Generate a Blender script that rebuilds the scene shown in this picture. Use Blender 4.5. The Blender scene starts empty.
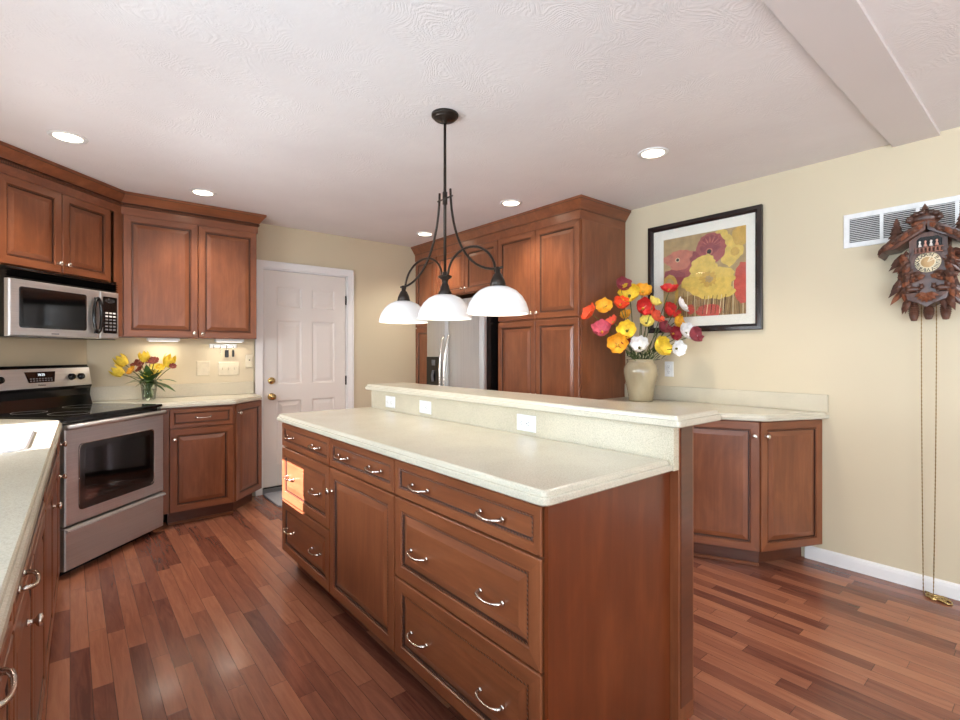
import bpy, math, random
from math import sin, cos, pi, radians, hypot, atan2
from mathutils import Vector, Matrix
random.seed(7)
S = bpy.context.scene
COL = S.collection

# ------------------------------------------------------------------ camera
TH = atan2(410, 494)
cd = bpy.data.cameras.new('camera'); cam = bpy.data.objects.new('camera', cd); COL.objects.link(cam)
cam.location = (0, 0, 1.273); cam.rotation_euler = (pi/2, 0, -TH)
cd.sensor_width = 36; cd.lens = 494/960*36; cd.shift_y = -7/960; cd.clip_start = .02
S.camera = cam
# ------------------------------------------------------------------ world, sun, exposure
W = bpy.data.worlds.new('sky'); S.world = W; W.use_nodes = True
bgn = W.node_tree.nodes['Background']; bgn.inputs['Color'].default_value = (.80, .90, 1, 1); bgn.inputs['Strength'].default_value = 2.0
S.view_settings.view_transform = 'Standard'; S.view_settings.look = 'None'
S.view_settings.gamma = 1; S.view_settings.use_curve_mapping = False; S.view_settings.exposure = 0.0
def lamp(name, kind, loc, direction=None, color=(1,1,1), energy=10, **kw):
    l = bpy.data.lights.new(name, kind); l.energy = energy; l.color = color
    for k, v in kw.items(): setattr(l, k, v)
    o = bpy.data.objects.new(name, l); COL.objects.link(o); o.location = loc
    if direction is not None: o.rotation_euler = Vector(direction).to_track_quat('-Z', 'Y').to_euler()
    return o
lamp('sun', 'SUN', (-4, 1, 4), (1, .17, -.5), (1, .88, 1), 46, angle=.004)
# daylight at the windows (just outside each pane)
lamp('daylight_patio', 'AREA', (-.93, -2.3, 1.2), (1, .3, .35), (.80, .91, 1), 170, shape='RECTANGLE', size=1.7, size_y=1.9)
lamp('daylight_sink', 'AREA', (-.93, 2.885, 1.32), (1, .1, .55), (.84, .92, 1), 54, shape='RECTANGLE', size=.95, size_y=.5)
lamp('daylight_side', 'AREA', (-.93, .45, 1.62), (1, .0, .5), (.66, .84, 1), 86, shape='RECTANGLE', size=2.5, size_y=1.05)
lamp('daylight_rear', 'AREA', (1.4, -3.83, 1.35), (0, 1, .3), (.90, .95, 1), 20, shape='RECTANGLE', size=3.3, size_y=1.7)

# ------------------------------------------------------------------ materials
def lin(r, g, b):
    f = lambda c: (c/255/12.92) if c/255 <= .04045 else ((c/255+.055)/1.055)**2.4
    return (f(r), f(g), f(b), 1)
class NT:
    def __init__(s, name):
        s.m = bpy.data.materials.new(name); s.m.use_nodes = True
        s.t = s.m.node_tree; s.b = s.t.nodes['Principled BSDF']; s.out = s.t.nodes['Material Output']
    def n(s, typ, **kw):
        x = s.t.nodes.new(typ)
        for k, v in kw.items():
            if k.startswith('i_'):
                key = k[2:]; key = int(key) if key.isdigit() else key.replace('_', ' ')
                x.inputs[key].default_value = v
            else: setattr(x, k, v)
        return x
    def l(s, a, b): s.t.links.new(a, b)
    def math(s, op, a, b=None, c=None):
        x = s.n('ShaderNodeMath', operation=op)
        for i, v in enumerate((a, b, c)):
            if v is None: continue
            if isinstance(v, (int, float)): x.inputs[i].default_value = v
            else: s.l(v, x.inputs[i])
        return x.outputs[0]
    def ramp(s, fac, stops):
        r = s.n('ShaderNodeValToRGB'); e = r.color_ramp.elements
        e[0].position, e[0].color = stops[0]; e[1].position, e[1].color = stops[-1]
        for p, c in stops[1:-1]:
            q = e.new(p); q.color = c
        s.l(fac, r.inputs[0]); return r.outputs[0]
    def coords(s, scale=(1,1,1), rnd=True):
        tc = s.n('ShaderNodeTexCoord'); v = tc.outputs['Object']
        if rnd:
            oi = s.n('ShaderNodeObjectInfo'); m = s.n('ShaderNodeMath', operation='MULTIPLY'); m.inputs[1].default_value = 37.0
            s.l(oi.outputs['Random'], m.inputs[0])
            ad = s.n('ShaderNodeVectorMath', operation='ADD'); s.l(v, ad.inputs[0]); s.l(m.outputs[0], ad.inputs[1]); v = ad.outputs[0]
        mp = s.n('ShaderNodeMapping'); mp.inputs['Scale'].default_value = scale; s.l(v, mp.inputs[0]); return mp.outputs[0]
    def bump(s, h, strength=.2, dist=.002):
        b = s.n('ShaderNodeBump'); b.inputs['Strength'].default_value = strength; b.inputs['Distance'].default_value = dist
        s.l(h, b.inputs['Height']); s.l(b.outputs[0], s.b.inputs['Normal'])
    def set(s, **kw):
        for k, v in kw.items(): s.b.inputs[k.replace('_', ' ')].default_value = v
        return s
def noise(nt, vec, scale=1, detail=4, rough=.55, dist=0):
    n = nt.n('ShaderNodeTexNoise'); n.inputs['Scale'].default_value = scale; n.inputs['Detail'].default_value = detail
    n.inputs['Roughness'].default_value = rough; n.inputs['Distortion'].default_value = dist; nt.l(vec, n.inputs['Vector']); return n.outputs['Fac']
def plain(name, col, rough=.5, metal=0, var=.06, scale=30, bump=0, **kw):
    nt = NT(name); f = noise(nt, nt.coords(), scale)
    c0 = [max(0, c*(1-var)) for c in col[:3]]+[1]; c1 = [min(1, c*(1+var)) for c in col[:3]]+[1]
    nt.l(nt.ramp(f, [(.3, c0), (.7, c1)]), nt.b.inputs['Base Color'])
    nt.set(Roughness=rough, Metallic=metal, **kw)
    if bump: nt.bump(f, bump)
    return nt.m
def wood(name, scale, dark, mid, light, rough=.33):
    nt = NT(name); v = nt.coords(scale)
    g = noise(nt, v, 1, 8, .62, .6); v2 = nt.coords(tuple(min(c, 9)*.9+1 for c in scale)); bl = noise(nt, v2, 1, 4, .6, .5)
    f = nt.math('ADD', nt.math('MULTIPLY', g, .42), nt.math('MULTIPLY', bl, .58))
    nt.l(nt.ramp(f, [(.30, dark), (.5, mid), (.70, light)]), nt.b.inputs['Base Color'])
    nt.set(Roughness=rough, Coat_Weight=.25, Coat_Roughness=.2); nt.bump(g, .06, .001)
    return nt.m
WD, WM, WL = lin(106, 58, 34), lin(127, 73, 44), lin(148, 90, 57)
WV = wood('cabinet_wood_vertical', (38, 38, 2.2), WD, WM, WL)
WH = wood('cabinet_wood_horizontal', (2.2, 38, 38), WD, WM, WL)
GL = plain('cabinet_glaze', lin(58, 30, 18), .45)
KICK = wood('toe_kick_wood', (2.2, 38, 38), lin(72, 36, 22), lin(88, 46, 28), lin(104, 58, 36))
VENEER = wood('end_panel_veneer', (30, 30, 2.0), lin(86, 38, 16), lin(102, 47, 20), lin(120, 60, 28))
def rope_mat():
    nt = NT('rope_moulding'); v = nt.coords((1, 1, 1), False)
    w = nt.n('ShaderNodeTexWave', wave_type='BANDS', bands_direction='DIAGONAL'); w.inputs['Scale'].default_value = 48; nt.l(v, w.inputs['Vector'])
    nt.l(nt.ramp(w.outputs['Fac'], [(.35, lin(44, 22, 13)), (.7, lin(120, 68, 40))]), nt.b.inputs['Base Color'])
    nt.set(Roughness=.4); nt.bump(w.outputs['Fac'], .6, .003); return nt.m
RP = rope_mat()
def counter_mat(name, base, var):
    nt = NT(name); v = nt.coords((1,1,1))
    a = noise(nt, v, 260, 3, .7); b = noise(nt, v, 5, 2)
    f = nt.math('ADD', nt.math('MULTIPLY', a, .8), nt.math('MULTIPLY', b, .2))
    lo = [c*(1-var) for c in base[:3]]+[1]; hi = [min(1, c*(1+var*.6)) for c in base[:3]]+[1]
    nt.l(nt.ramp(f, [(.32, lo), (.5, base), (.68, hi)]), nt.b.inputs['Base Color'])
    nt.set(Roughness=.22, Specular_IOR_Level=.5); return nt.m
STONE = counter_mat('cream_speckled_stone', lin(200, 193, 174), .22)
STONE_R = counter_mat('cream_speckled_stone_upright', lin(200, 190, 167), .30)
def paint(name, col, rough=.6):
    nt = NT(name); v = nt.coords((1,1,1), False); a = noise(nt, v, 140, 3); b = noise(nt, v, 1.2, 2)
    nt.l(nt.ramp(b, [(.3, [c*.96 for c in col[:3]]+[1]), (.7, [min(1, c*1.03) for c in col[:3]]+[1])]), nt.b.inputs['Base Color'])
    nt.set(Roughness=rough); nt.bump(a, .08, .001); return nt.m
TAN = paint('tan_wall_paint', lin(205, 191, 162))
WHITE = paint('white_trim_paint', lin(232, 229, 226), .35)
DOORW = paint('door_paint', lin(222, 214, 206), .4)
def ceil_mat():
    nt = NT('textured_ceiling_plaster'); v = nt.coords((1,1,1), False)
    big = noise(nt, v, 1.6, 3)
    ds = nt.n('ShaderNodeVectorMath', operation='SCALE'); 
    cn = nt.n('ShaderNodeTexNoise'); cn.inputs['Scale'].default_value = 2.2; cn.inputs['Detail'].default_value = 2; nt.l(v, cn.inputs['Vector'])
    nt.l(cn.outputs['Color'], ds.inputs[0]); ds.inputs['Scale'].default_value = 1.6
    ad = nt.n('ShaderNodeVectorMath', operation='ADD'); nt.l(v, ad.inputs[0]); nt.l(ds.outputs[0], ad.inputs[1])
    w = nt.n('ShaderNodeTexWave', wave_type='RINGS'); w.inputs['Scale'].default_value = 14; w.inputs['Distortion'].default_value = 6; w.inputs['Detail'].default_value = 3; w.inputs['Detail Scale'].default_value = 2.5
    nt.l(ad.outputs[0], w.inputs['Vector'])
    mask = nt.ramp(noise(nt, v, 3.3, 2), [(.42, (0,0,0,1)), (.62, (1,1,1,1))])
    h = nt.math('ADD', nt.math('MULTIPLY', w.outputs['Fac'], mask), nt.math('MULTIPLY', noise(nt, v, 25, 4), .8))
    nt.l(nt.ramp(big, [(.3, lin(221, 216, 214)), (.7, lin(229, 225, 223))]), nt.b.inputs['Base Color'])
    nt.set(Roughness=.75); nt.bump(h, .24, .005); return nt.m
CEIL = ceil_mat()
BEAM = paint('smooth_ceiling_paint', lin(214, 207, 204))
def floor_mat():
    nt = NT('cherry_strip_flooring'); tc = nt.n('ShaderNodeTexCoord'); sp = nt.n('ShaderNodeSeparateXYZ'); nt.l(tc.outputs['Object'], sp.inputs[0])
    X, Y = sp.outputs[0], sp.outputs[1]
    rx = nt.math('DIVIDE', X, .065); row = nt.math('FLOOR', rx); fx = nt.math('FRACT', rx)
    wn = nt.n('ShaderNodeTexWhiteNoise', noise_dimensions='1D'); nt.l(row, wn.inputs['W'])
    ln = nt.math('ADD', nt.math('MULTIPLY', wn.outputs['Value'], .5), .42)
    ry = nt.math('DIVIDE', nt.math('ADD', Y, nt.math('MULTIPLY', wn.outputs['Value'], 17.3)), ln)
    idx = nt.math('FLOOR', ry); fy = nt.math('FRACT', ry)
    cb = nt.n('ShaderNodeCombineXYZ'); nt.l(row, cb.inputs[0]); nt.l(idx, cb.inputs[1])
    w2 = nt.n('ShaderNodeTexWhiteNoise', noise_dimensions='2D'); nt.l(cb.outputs[0], w2.inputs['Vector'])
    rnd = w2.outputs['Value']
    gv = nt.n('ShaderNodeCombineXYZ'); nt.l(nt.math('MULTIPLY', X, 34), gv.inputs[0])
    nt.l(nt.math('ADD', nt.math('MULTIPLY', Y, 3.0), nt.math('MULTIPLY', rnd, 80)), gv.inputs[1]); nt.l(nt.math('MULTIPLY', rnd, 50), gv.inputs[2])
    g = noise(nt, gv.outputs[0], 1, 7, .62, 1.1)
    f = nt.math('ADD', nt.math('MULTIPLY', rnd, .52), nt.math('SUBTRACT', nt.math('MULTIPLY', g, .62), .05))
    col = nt.ramp(f, [(.18, lin(94, 52, 42)), (.42, lin(130, 79, 61)), (.62, lin(150, 95, 72)), (.9, lin(178, 120, 90))])
    ex = nt.math('MULTIPLY', nt.math('MINIMUM', fx, nt.math('SUBTRACT', 1, fx)), .065)
    ey = nt.math('MULTIPLY', nt.math('MINIMUM', fy, nt.math('SUBTRACT', 1, fy)), ln)
    e = nt.math('MINIMUM', ex, ey); gap = nt.math('LESS_THAN', e, .0007)
    mx = nt.n('ShaderNodeMix', data_type='RGBA'); nt.l(gap, mx.inputs[0]); nt.l(col, mx.inputs[6]); mx.inputs[7].default_value = lin(60, 32, 25)
    nt.l(mx.outputs[2], nt.b.inputs['Base Color'])
    nt.set(Roughness=.26, Coat_Weight=.2, Coat_Roughness=.12, Specular_IOR_Level=.4)
    hb = nt.math('ADD', nt.math('MULTIPLY', nt.math('MINIMUM', e, .0015), 300), nt.math('MULTIPLY', g, .05)); nt.bump(hb, .10, .002)
    return nt.m
FLOOR = floor_mat()
def steel_mat(name, col, scale, rough=.3):
    nt = NT(name); f = noise(nt, nt.coords(scale), 1, 3)
    nt.l(nt.ramp(f, [(.3, [c*.86 for c in col[:3]]+[1]), (.7, col)]), nt.b.inputs['Base Color'])
    nt.set(Metallic=.85, Roughness=rough); nt.bump(f, .04, .0005); return nt.m
STEEL = steel_mat('brushed_steel', lin(206, 204, 202), (1.5, 200, 200), .38)
STEELV = steel_mat('brushed_steel_vertical', lin(214, 213, 211), (200, 200, 1.5), .36)
CHROME = plain('satin_nickel', lin(222, 214, 204), .22, 1, .03)
BRASS = plain('polished_brass', lin(196, 168, 112), .22, 1, .03)
BLACK = plain('black_enamel', lin(16, 15, 15), .16)
BGLASS = plain('black_glass', lin(9, 9, 10), .05)
GREYB = plain('grey_plastic', lin(120, 120, 122), .4)
WPLAS = plain('white_plastic', lin(228, 228, 226), .3)
IVORY = plain('almond_plastic', lin(212, 200, 174), .35)
BRONZE = plain('oil_rubbed_bronze', lin(52, 44, 38), .38, .7, .15)
DARKSLOT = plain('dark_slot', lin(35, 33, 32), .6)
PORC = plain('white_porcelain', lin(245, 246, 248), .12, 0, .01)
MAT_MAT = plain('grey_woven_mat', lin(150, 152, 158), .95, 0, .25, 160, .4)
def emis(name, col, st, base=(.9,.9,.9,1)):
    nt = NT(name); f = noise(nt, nt.coords(), 6); nt.l(nt.ramp(f, [(0, [c*.98 for c in col[:3]]+[1]), (1, col)]), nt.b.inputs['Emission Color'])
    nt.set(Base_Color=base, Emission_Strength=st, Roughness=.25); return nt.m
LENS = emis('lit_lamp_lens', (1, .86, .66, 1), 9)
SHADE = emis('opal_glass_shade', (1, .93, .86, 1), .06, (.82, .80, .79, 1))
SHADE_IN = emis('opal_glass_lit_inside', (1, .86, .64, 1), .5)
LEDTXT = emis('lit_display_digits', (.8, .95, 1, 1), 1.2)
UCL = emis('under_cabinet_lens', (1, .95, .86, 1), 1.2)
def glass_mat(name, tint=(1,1,1,1), gl=.08):
    nt = NT(name); nt.t.nodes.remove(nt.b)
    tr = nt.n('ShaderNodeBsdfTransparent'); tr.inputs[0].default_value = tint
    g = nt.n('ShaderNodeBsdfGlossy'); g.inputs['Roughness'].default_value = .02
    fr = nt.n('ShaderNodeFresnel'); fr.inputs[0].default_value = 1.45
    f = nt.math('MINIMUM', fr.outputs[0], .6); mx = nt.n('ShaderNodeMixShader'); nt.l(f, mx.inputs[0]); nt.l(tr.outputs[0], mx.inputs[1]); nt.l(g.outputs[0], mx.inputs[2])
    nt.l(mx.outputs[0], nt.out.inputs[0]); return nt.m
PANE = glass_mat('clear_pane'); VGLASS = glass_mat('clear_vase_glass', (.93, .97, .95, 1))

# ------------------------------------------------------------------ mesh helper
class MB:
    def __init__(s): s.v = []; s.f = []; s.m = []; s.sm = []
    def add(s, vs, fs, m=0, smooth=False):
        o = len(s.v); s.v += [tuple(p) for p in vs]
        for k, f in enumerate(fs):
            s.f.append(tuple(i+o for i in f)); s.m.append(m[k] if isinstance(m, (list, tuple)) else m); s.sm.append(smooth)
        return s
    def box(s, x0, x1, y0, y1, z0, z1, m=0, b=0):
        if b:
            return s.prism_z(rrect(x0, x1, y0, y1, b, 1), [(b, z0), (0, z0+b), (0, z1-b), (b, z1)], m)
        v = [(x0,y0,z0),(x1,y0,z0),(x1,y1,z0),(x0,y1,z0),(x0,y0,z1),(x1,y0,z1),(x1,y1,z1),(x0,y1,z1)]
        return s.add(v, [(0,3,2,1),(4,5,6,7),(0,1,5,4),(1,2,6,5),(2,3,7,6),(3,0,4,7)], m)
    def prism_z(s, poly, rings, m=0, ms=None, smooth=False):
        """poly CCW; rings = [(inset, z)...] lofted upward, capped"""
        n = len(poly); vs = []; fs = []
        for ins, z in rings: vs += [(x, y, z) for x, y in offset(poly, ins)]
        for r in range(len(rings)-1):
            for i in range(n):
                j = (i+1) % n; fs.append((r*n+i, r*n+j, (r+1)*n+j, (r+1)*n+i))
        s.add(vs, fs, m, smooth)
        k = len(s.v)-len(vs); s.f.append(tuple(k+i for i in reversed(range(n)))); s.m.append(m); s.sm.append(False)
        k += (len(rings)-1)*n; s.f.append(tuple(k+i for i in range(n))); s.m.append(m); s.sm.append(False)
        return s
    def front(s, x0, x1, z0, z1, rings, mats):
        """nested rectangles facing -y: rings [(inset, y)], mats per band: (stile mat, rail mat); last is the field"""
        vs = []; fs = []; ms = []
        for ins, y in rings: vs += [(x0+ins,y,z0+ins),(x1-ins,y,z0+ins),(x1-ins,y,z1-ins),(x0+ins,y,z1-ins)]
        for r in range(len(rings)-1):
            sv, rl = mats[r]
            for i in range(4):
                j = (i+1) % 4; fs.append((r*4+i, r*4+j, (r+1)*4+j, (r+1)*4+i)); ms.append(rl if i % 2 == 0 else sv)
        k = (len(rings)-1)*4; fs.append((k, k+1, k+2, k+3)); ms.append(mats[-1])
        return s.add(vs, fs, ms)
    def lathe(s, prof, seg=24, m=0, c=(0,0,0), axis='z', smooth=True, sx=1, sy=1):
        vs = []; fs = []; n = len(prof)
        for k in range(seg):
            a = 2*pi*k/seg
            for r, h in prof:
                p = (r*cos(a)*sx, r*sin(a)*sy, h)
                if axis == 'y': p = (p[0], p[2], -p[1])
                if axis == 'x': p = (p[2], p[0], p[1])
                vs.append((p[0]+c[0], p[1]+c[1], p[2]+c[2]))
        for k in range(seg):
            j = (k+1) % seg
            for i in range(n-1): fs.append((k*n+i, j*n+i, j*n+i+1, k*n+i+1))
        return s.add(vs, fs, m, smooth)
    def tube(s, pts, r, seg=8, m=0, cap=True, smooth=True):
        pts = [Vector(p) for p in pts]; n = len(pts); rs = r if isinstance(r, (list, tuple)) else [r]*n
        vs = []; fs = []; up = None
        for i, p in enumerate(pts):
            t = (pts[min(i+1, n-1)]-pts[max(i-1, 0)]).normalized()
            if up is None: up = t.orthogonal().normalized()
            up = (up-t*up.dot(t)); up = up.normalized() if up.length > 1e-6 else t.orthogonal().normalized()
            sd = t.cross(up)
            for k in range(seg):
                a = 2*pi*k/seg; vs.append(p+(up*cos(a)+sd*sin(a))*rs[i])
        for i in range(n-1):
            for k in range(seg):
                j = (k+1) % seg; fs.append((i*seg+k, i*seg+j, (i+1)*seg+j, (i+1)*seg+k))
        if cap: fs += [tuple(reversed(range(seg))), tuple((n-1)*seg+k for k in range(seg))]
        return s.add(vs, fs, m, smooth)
    def sweep(s, path, prof, m=0, closed=False):
        """path = list of (x,y); prof = [(out, z)] with out to the LEFT of travel"""
        n = len(path); ns = []
        for i in range(n):
            if 0 < i < n-1:
                a = Vector(path[i])-Vector(path[i-1]); b = Vector(path[i+1])-Vector(path[i]); a.normalize(); b.normalize()
                na = Vector((-a.y, a.x)); nb = Vector((-b.y, b.x)); q = na+nb; q /= q.length_squared/2; ns.append(q)
            else:
                a = Vector(path[min(i+1, n-1)])-Vector(path[max(i-1, 0)]) if n == 2 else (Vector(path[1])-Vector(path[0]) if i == 0 else Vector(path[-1])-Vector(path[-2]))
                a.normalize(); ns.append(Vector((-a.y, a.x)))
        vs = []; fs = []; ms = []; k = len(prof)
        for i in range(n):
            for o, z in prof: vs.append((path[i][0]+ns[i].x*o, path[i][1]+ns[i].y*o, z))
        for i in range(n-1):
            for j in range(k-1):
                fs.append((i*k+j, i*k+j+1, (i+1)*k+j+1, (i+1)*k+j)); ms.append(m[j] if isinstance(m, list) else m)
        fs += [tuple(range(k))[::-1], tuple((n-1)*k+j for j in range(k))]; ms += [ms[0], ms[0]]
        return s.add(vs, fs, ms)
    def xf(s, M, k0=0):
        s.v[k0:] = [tuple(M @ Vector(p)) for p in s.v[k0:]]; return s
    def build(s, name, mats, parent=None, fix=True):
        me = bpy.data.meshes.new(name); me.from_pydata(s.v, [], s.f)
        mats = mats if isinstance(mats, (list, tuple)) else [mats]
        for m in mats: me.materials.append(m)
        me.polygons.foreach_set('material_index', [min(i, len(mats)-1) for i in s.m]); me.polygons.foreach_set('use_smooth', s.sm)
        me.update()
        if fix:
            import bmesh
            bm = bmesh.new(); bm.from_mesh(me); bmesh.ops.remove_doubles(bm, verts=bm.verts, dist=1e-6); bmesh.ops.recalc_face_normals(bm, faces=bm.faces); bm.to_mesh(me); bm.free()
        o = bpy.data.objects.new(name, me); COL.objects.link(o)
        if parent is not None: o.parent = parent
        return o
def offset(poly, d):
    if d == 0: return list(poly)
    out = []; n = len(poly)
    for i in range(n):
        p, c, q = Vector(poly[i-1]), Vector(poly[i]), Vector(poly[(i+1) % n]); a = (c-p).normalized(); b = (q-c).normalized()
        na = Vector((-a.y, a.x)); nb = Vector((-b.y, b.x)); m = na+nb; m = m*(2/m.length_squared) if m.length_squared > 1e-9 else na
        out.append((c.x+m.x*d, c.y+m.y*d))
    return out
def fillet(poly, rad, seg=4):
    out = []; n = len(poly)
    for i in range(n):
        r = rad[i] if isinstance(rad, (list, tuple)) else rad
        p, c, q = Vector(poly[i-1]), Vector(poly[i]), Vector(poly[(i+1) % n])
        if r <= 0: out.append(tuple(c)); continue
        a = (p-c).normalized(); b = (q-c).normalized(); A = c+a*r; B = c+b*r
        for k in range(seg+1):
            t = k/seg; out.append(tuple(A*(1-t)**2+c*2*t*(1-t)+B*t*t))
    return out
def rrect(x0, x1, y0, y1, r, seg=3): return fillet([(x0,y0),(x1,y0),(x1,y1),(x0,y1)], r, seg)
def tag(o, label=None, cat=None, group=None, kind=None):
    if label: o['label'] = label
    if cat: o['category'] = cat
    if group: o['group'] = group
    if kind: o['kind'] = kind
    return o
def thing(name, loc, rot, label, cat, group=None):
    o = bpy.data.objects.new(name, None); o.empty_display_size = .1; COL.objects.link(o); o.location = loc; o.rotation_euler = (0, 0, rot)
    return tag(o, label, cat, group)
def copy_tree(o, parent=None):
    c = o.copy(); COL.objects.link(c)
    if parent is not None: c.parent = parent
    for ch in list(o.children): copy_tree(ch, c)
    return c
def text_mesh(txt, size, name, mat, parent, loc, rot=(pi/2, 0, 0), align='CENTER', depth=.0004):
    cu = bpy.data.curves.new(name, 'FONT'); cu.body = txt; cu.size = size; cu.align_x = align; cu.align_y = 'CENTER'; cu.extrude = depth
    t = bpy.data.objects.new(name, cu); me = bpy.data.meshes.new_from_object(t); bpy.data.objects.remove(t)
    o = bpy.data.objects.new(name, me); me.materials.clear(); me.materials.append(mat); COL.objects.link(o); o.parent = parent; o.location = loc; o.rotation_euler = rot
    return o
def bez(p0, p1, p2, p3, n=12):
    p0, p1, p2, p3 = map(Vector, (p0, p1, p2, p3)); r = []
    for k in range(n+1):
        t = k/n; r.append(p0*(1-t)**3+p1*3*t*(1-t)**2+p2*3*t*t*(1-t)+p3*t**3)
    return r

# ------------------------------------------------------------------ room shell
XR, YD, XL, YB, HC = 3.53, 4.675, -.70, -3.7, 2.44
DC = 4.58                                   # corner wall: x - y = -DC
yL = XL+DC; xD = YD-DC
def struct(o): o['kind'] = 'structure'; return o
struct(MB().box(XL-.25, XR+.15, YB-.15, YD+.15, -.1, 0).build('floor', FLOOR))
struct(MB().box(XL-.25, XR+.15, YB-.15, YD+.15, HC, HC+.1).build('ceiling', CEIL))
struct(MB().box(XR, XR+.12, YB, YD+.1, 0, HC).build('wall_right', TAN))
DX0, DX1, DZ = 1.33, 2.145, 2.045           # door opening
w = MB(); w.box(xD-.05, DX0, YD, YD+.12, 0, HC); w.box(DX1, XR, YD, YD+.12, 0, HC); w.box(DX0, DX1, YD, YD+.12, DZ, HC)
struct(w.build('wall_back', TAN))
w = MB(); w.prism_z([(XL, yL), (xD, YD), (xD-.1, YD+.1), (XL-.1, yL+.1)][::-1], [(0, 0), (0, HC)]); struct(w.build('wall_diagonal', TAN))
w = MB()
KY0, KY1, KZ0, KZ1 = 2.31, 3.38, 1.05, 1.58   # sink window
QY0, QY1, QZ1 = -3.2, -1.4, 2.15              # patio door
PY0, PY1, PZ0, PZ1 = -.85, 1.75, 1.06, 2.18                # unseen side window, placed for daylight from the left
w.box(XL-.15, XL, KY1, yL+.05, 0, HC); w.box(XL-.15, XL, KY0, KY1, 0, KZ0); w.box(XL-.15, XL, KY0, KY1, KZ1, HC); w.box(XL-.15, XL, PY1, KY0, 0, HC)
w.box(XL-.15, XL, PY0, PY1, PZ1, HC); w.box(XL-.15, XL, PY0, PY1, 0, PZ0); w.box(XL-.15, XL, QY1, PY0, 0, HC); w.box(XL-.15, XL, QY0, QY1, QZ1, HC); w.box(XL-.15, XL, YB, QY0, 0, HC); struct(w.build('wall_left', TAN))
w = MB(); RX0, RX1, RZ0, RZ1 = -.3, 3.1, .45, 2.2
w.box(XL, RX0, YB-.12, YB, 0, HC); w.box(RX1, XR, YB-.12, YB, 0, HC); w.box(RX0, RX1, YB-.12, YB, 0, RZ0); w.box(RX0, RX1, YB-.12, YB, RZ1, HC); struct(w.build('wall_rear', TAN))
def window(name, along, a0, a1, z0, z1, plane, thick, nm):
    f = MB(); t = .045; y0, y1 = -thick*.75, -thick*.35
    f.box(a0, a1, y0, y1, z0, z0+t); f.box(a0, a1, y0, y1, z1-t, z1); f.box(a0, a0+t, y0, y1, z0+t, z1-t); f.box(a1-t, a1, y0, y1, z0+t, z1-t)
    for k in range(1, nm):
        c = a0+(a1-a0)*k/nm; f.box(c-.025, c+.025, y0, y1, z0+t, z1-t)
    g = MB().box(a0+t*.5, a1-t*.5, (y0+y1)/2-.003, (y0+y1)/2+.003, z0+t*.5, z1-t*.5)
    M = Matrix(((0,1,0,plane),(1,0,0,0),(0,0,1,0),(0,0,0,1))) if along == 'y' else Matrix.Translation((0, plane, 0))
    o = struct(f.xf(M).build(name, WHITE)); p = g.xf(M).build('pane', PANE, o); return o
window('window_1', 'y', KY0, KY1, KZ0, KZ1, XL, .15, 1)
window('window_2', 'x', RX0, RX1, RZ0, RZ1, YB, .12, 3)
window('door_2', 'y', QY0, QY1, .02, QZ1, XL, .15, 2)
window('window_3', 'y', PY0, PY1, PZ0, PZ1, XL, .15, 3)
struct(MB().box(XL-2.9, XL-.15, -3.9, 1.95, 2.34, 2.42).build('sun_blocker', WHITE))   # unseen roof slab added to keep sun out of the side window
# shallow ceiling beam with its bright edge, baseboards, door casing
b = MB().box(.2, XR, .455, .65, HC-.02, HC); b.box(XL, .2, .455, .65, HC-.02, HC); struct(b.build('trim_2', BEAM))
BBP = [(0, 0), (.014, 0), (.014, .055), (.011, .07), (.005, .078), (0, .08)]
b = MB().sweep([(XR, YB+.02), (XR, 1.005+.07)], BBP); struct(b.build('baseboard_right', WHITE))
b = MB().sweep([(2.93, YD), (2.215, YD)], [(o, z) for o, z in BBP]); struct(b.build('baseboard_back', WHITE))
CW = .062
c = MB()
c.box(DX0-CW, DX0, YD-.016, YD, 0, DZ+CW, 0); c.box(DX1, DX1+CW, YD-.016, YD, 0, DZ+CW); c.box(DX0, DX1, YD-.016, YD, DZ, DZ+CW)
c.box(DX0-CW, DX0-CW+.014, YD-.022, YD, 0, DZ+CW); c.box(DX1+CW-.014, DX1+CW, YD-.022, YD, 0, DZ+CW); c.box(DX0-CW, DX1+CW, YD-.022, YD, DZ+CW-.014, DZ+CW)
c.box(DX0, DX0+.012, YD, YD+.1, 0, DZ); c.box(DX1-.012, DX1, YD, YD+.1, 0, DZ); c.box(DX0, DX1, YD, YD+.1, DZ-.012, DZ)
struct(c.build('trim_1', WHITE))
# six panel door (local: x across, -y towards the room)
dw, dh, dz0 = DX1-DX0-.03, DZ-.055-.016, .055
d = MB(); d.box(0, dw, .0061, .04, 0, dh)
xs = [0, .105, .36, .43, dw-.105, dw]; xs = [0, .115, dw/2-.05, dw/2+.05, dw-.115, dw]; zs = [0, .2, .78, .93, 1.52, 1.64, 1.83, dh]
for i in range(5):
    for j in range(7):
        if i in (1, 3) and j in (1, 3, 5):
            d.front(xs[i], xs[i+1], zs[j], zs[j+1], [(0, 0), (.012, .006), (.022, .006), (.05, .0015)], [(0, 0)]*3+[0])
        else: d.add([(xs[i],0,zs[j]),(xs[i+1],0,zs[j]),(xs[i+1],0,zs[j+1]),(xs[i],0,zs[j+1])], [(0,1,2,3)], 0)
d.add([(0,0,0),(0,.04,0),(0,.04,dh),(0,0,dh)], [(0,1,2,3)]); d.add([(dw,0,0),(dw,.04,0),(dw,.04,dh),(dw,0,dh)], [(3,2,1,0)]); d.add([(0,0,dh),(dw,0,dh),(dw,.04,dh),(0,.04,dh)], [(0,1,2,3)])
door = struct(d.build('door_1', DOORW)); door.location = (DX0+.015, YD+.008, dz0)
k = MB().lathe([(0, .0), (.033, .0), (.033, -.008), (.013, -.012), (.013, -.03), (.026, -.038), (.030, -.05), (.026, -.062), (0, -.068)], 20, c=(.068, 0, .875-dz0), axis='y').build('door_knob', BRASS, door)
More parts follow.
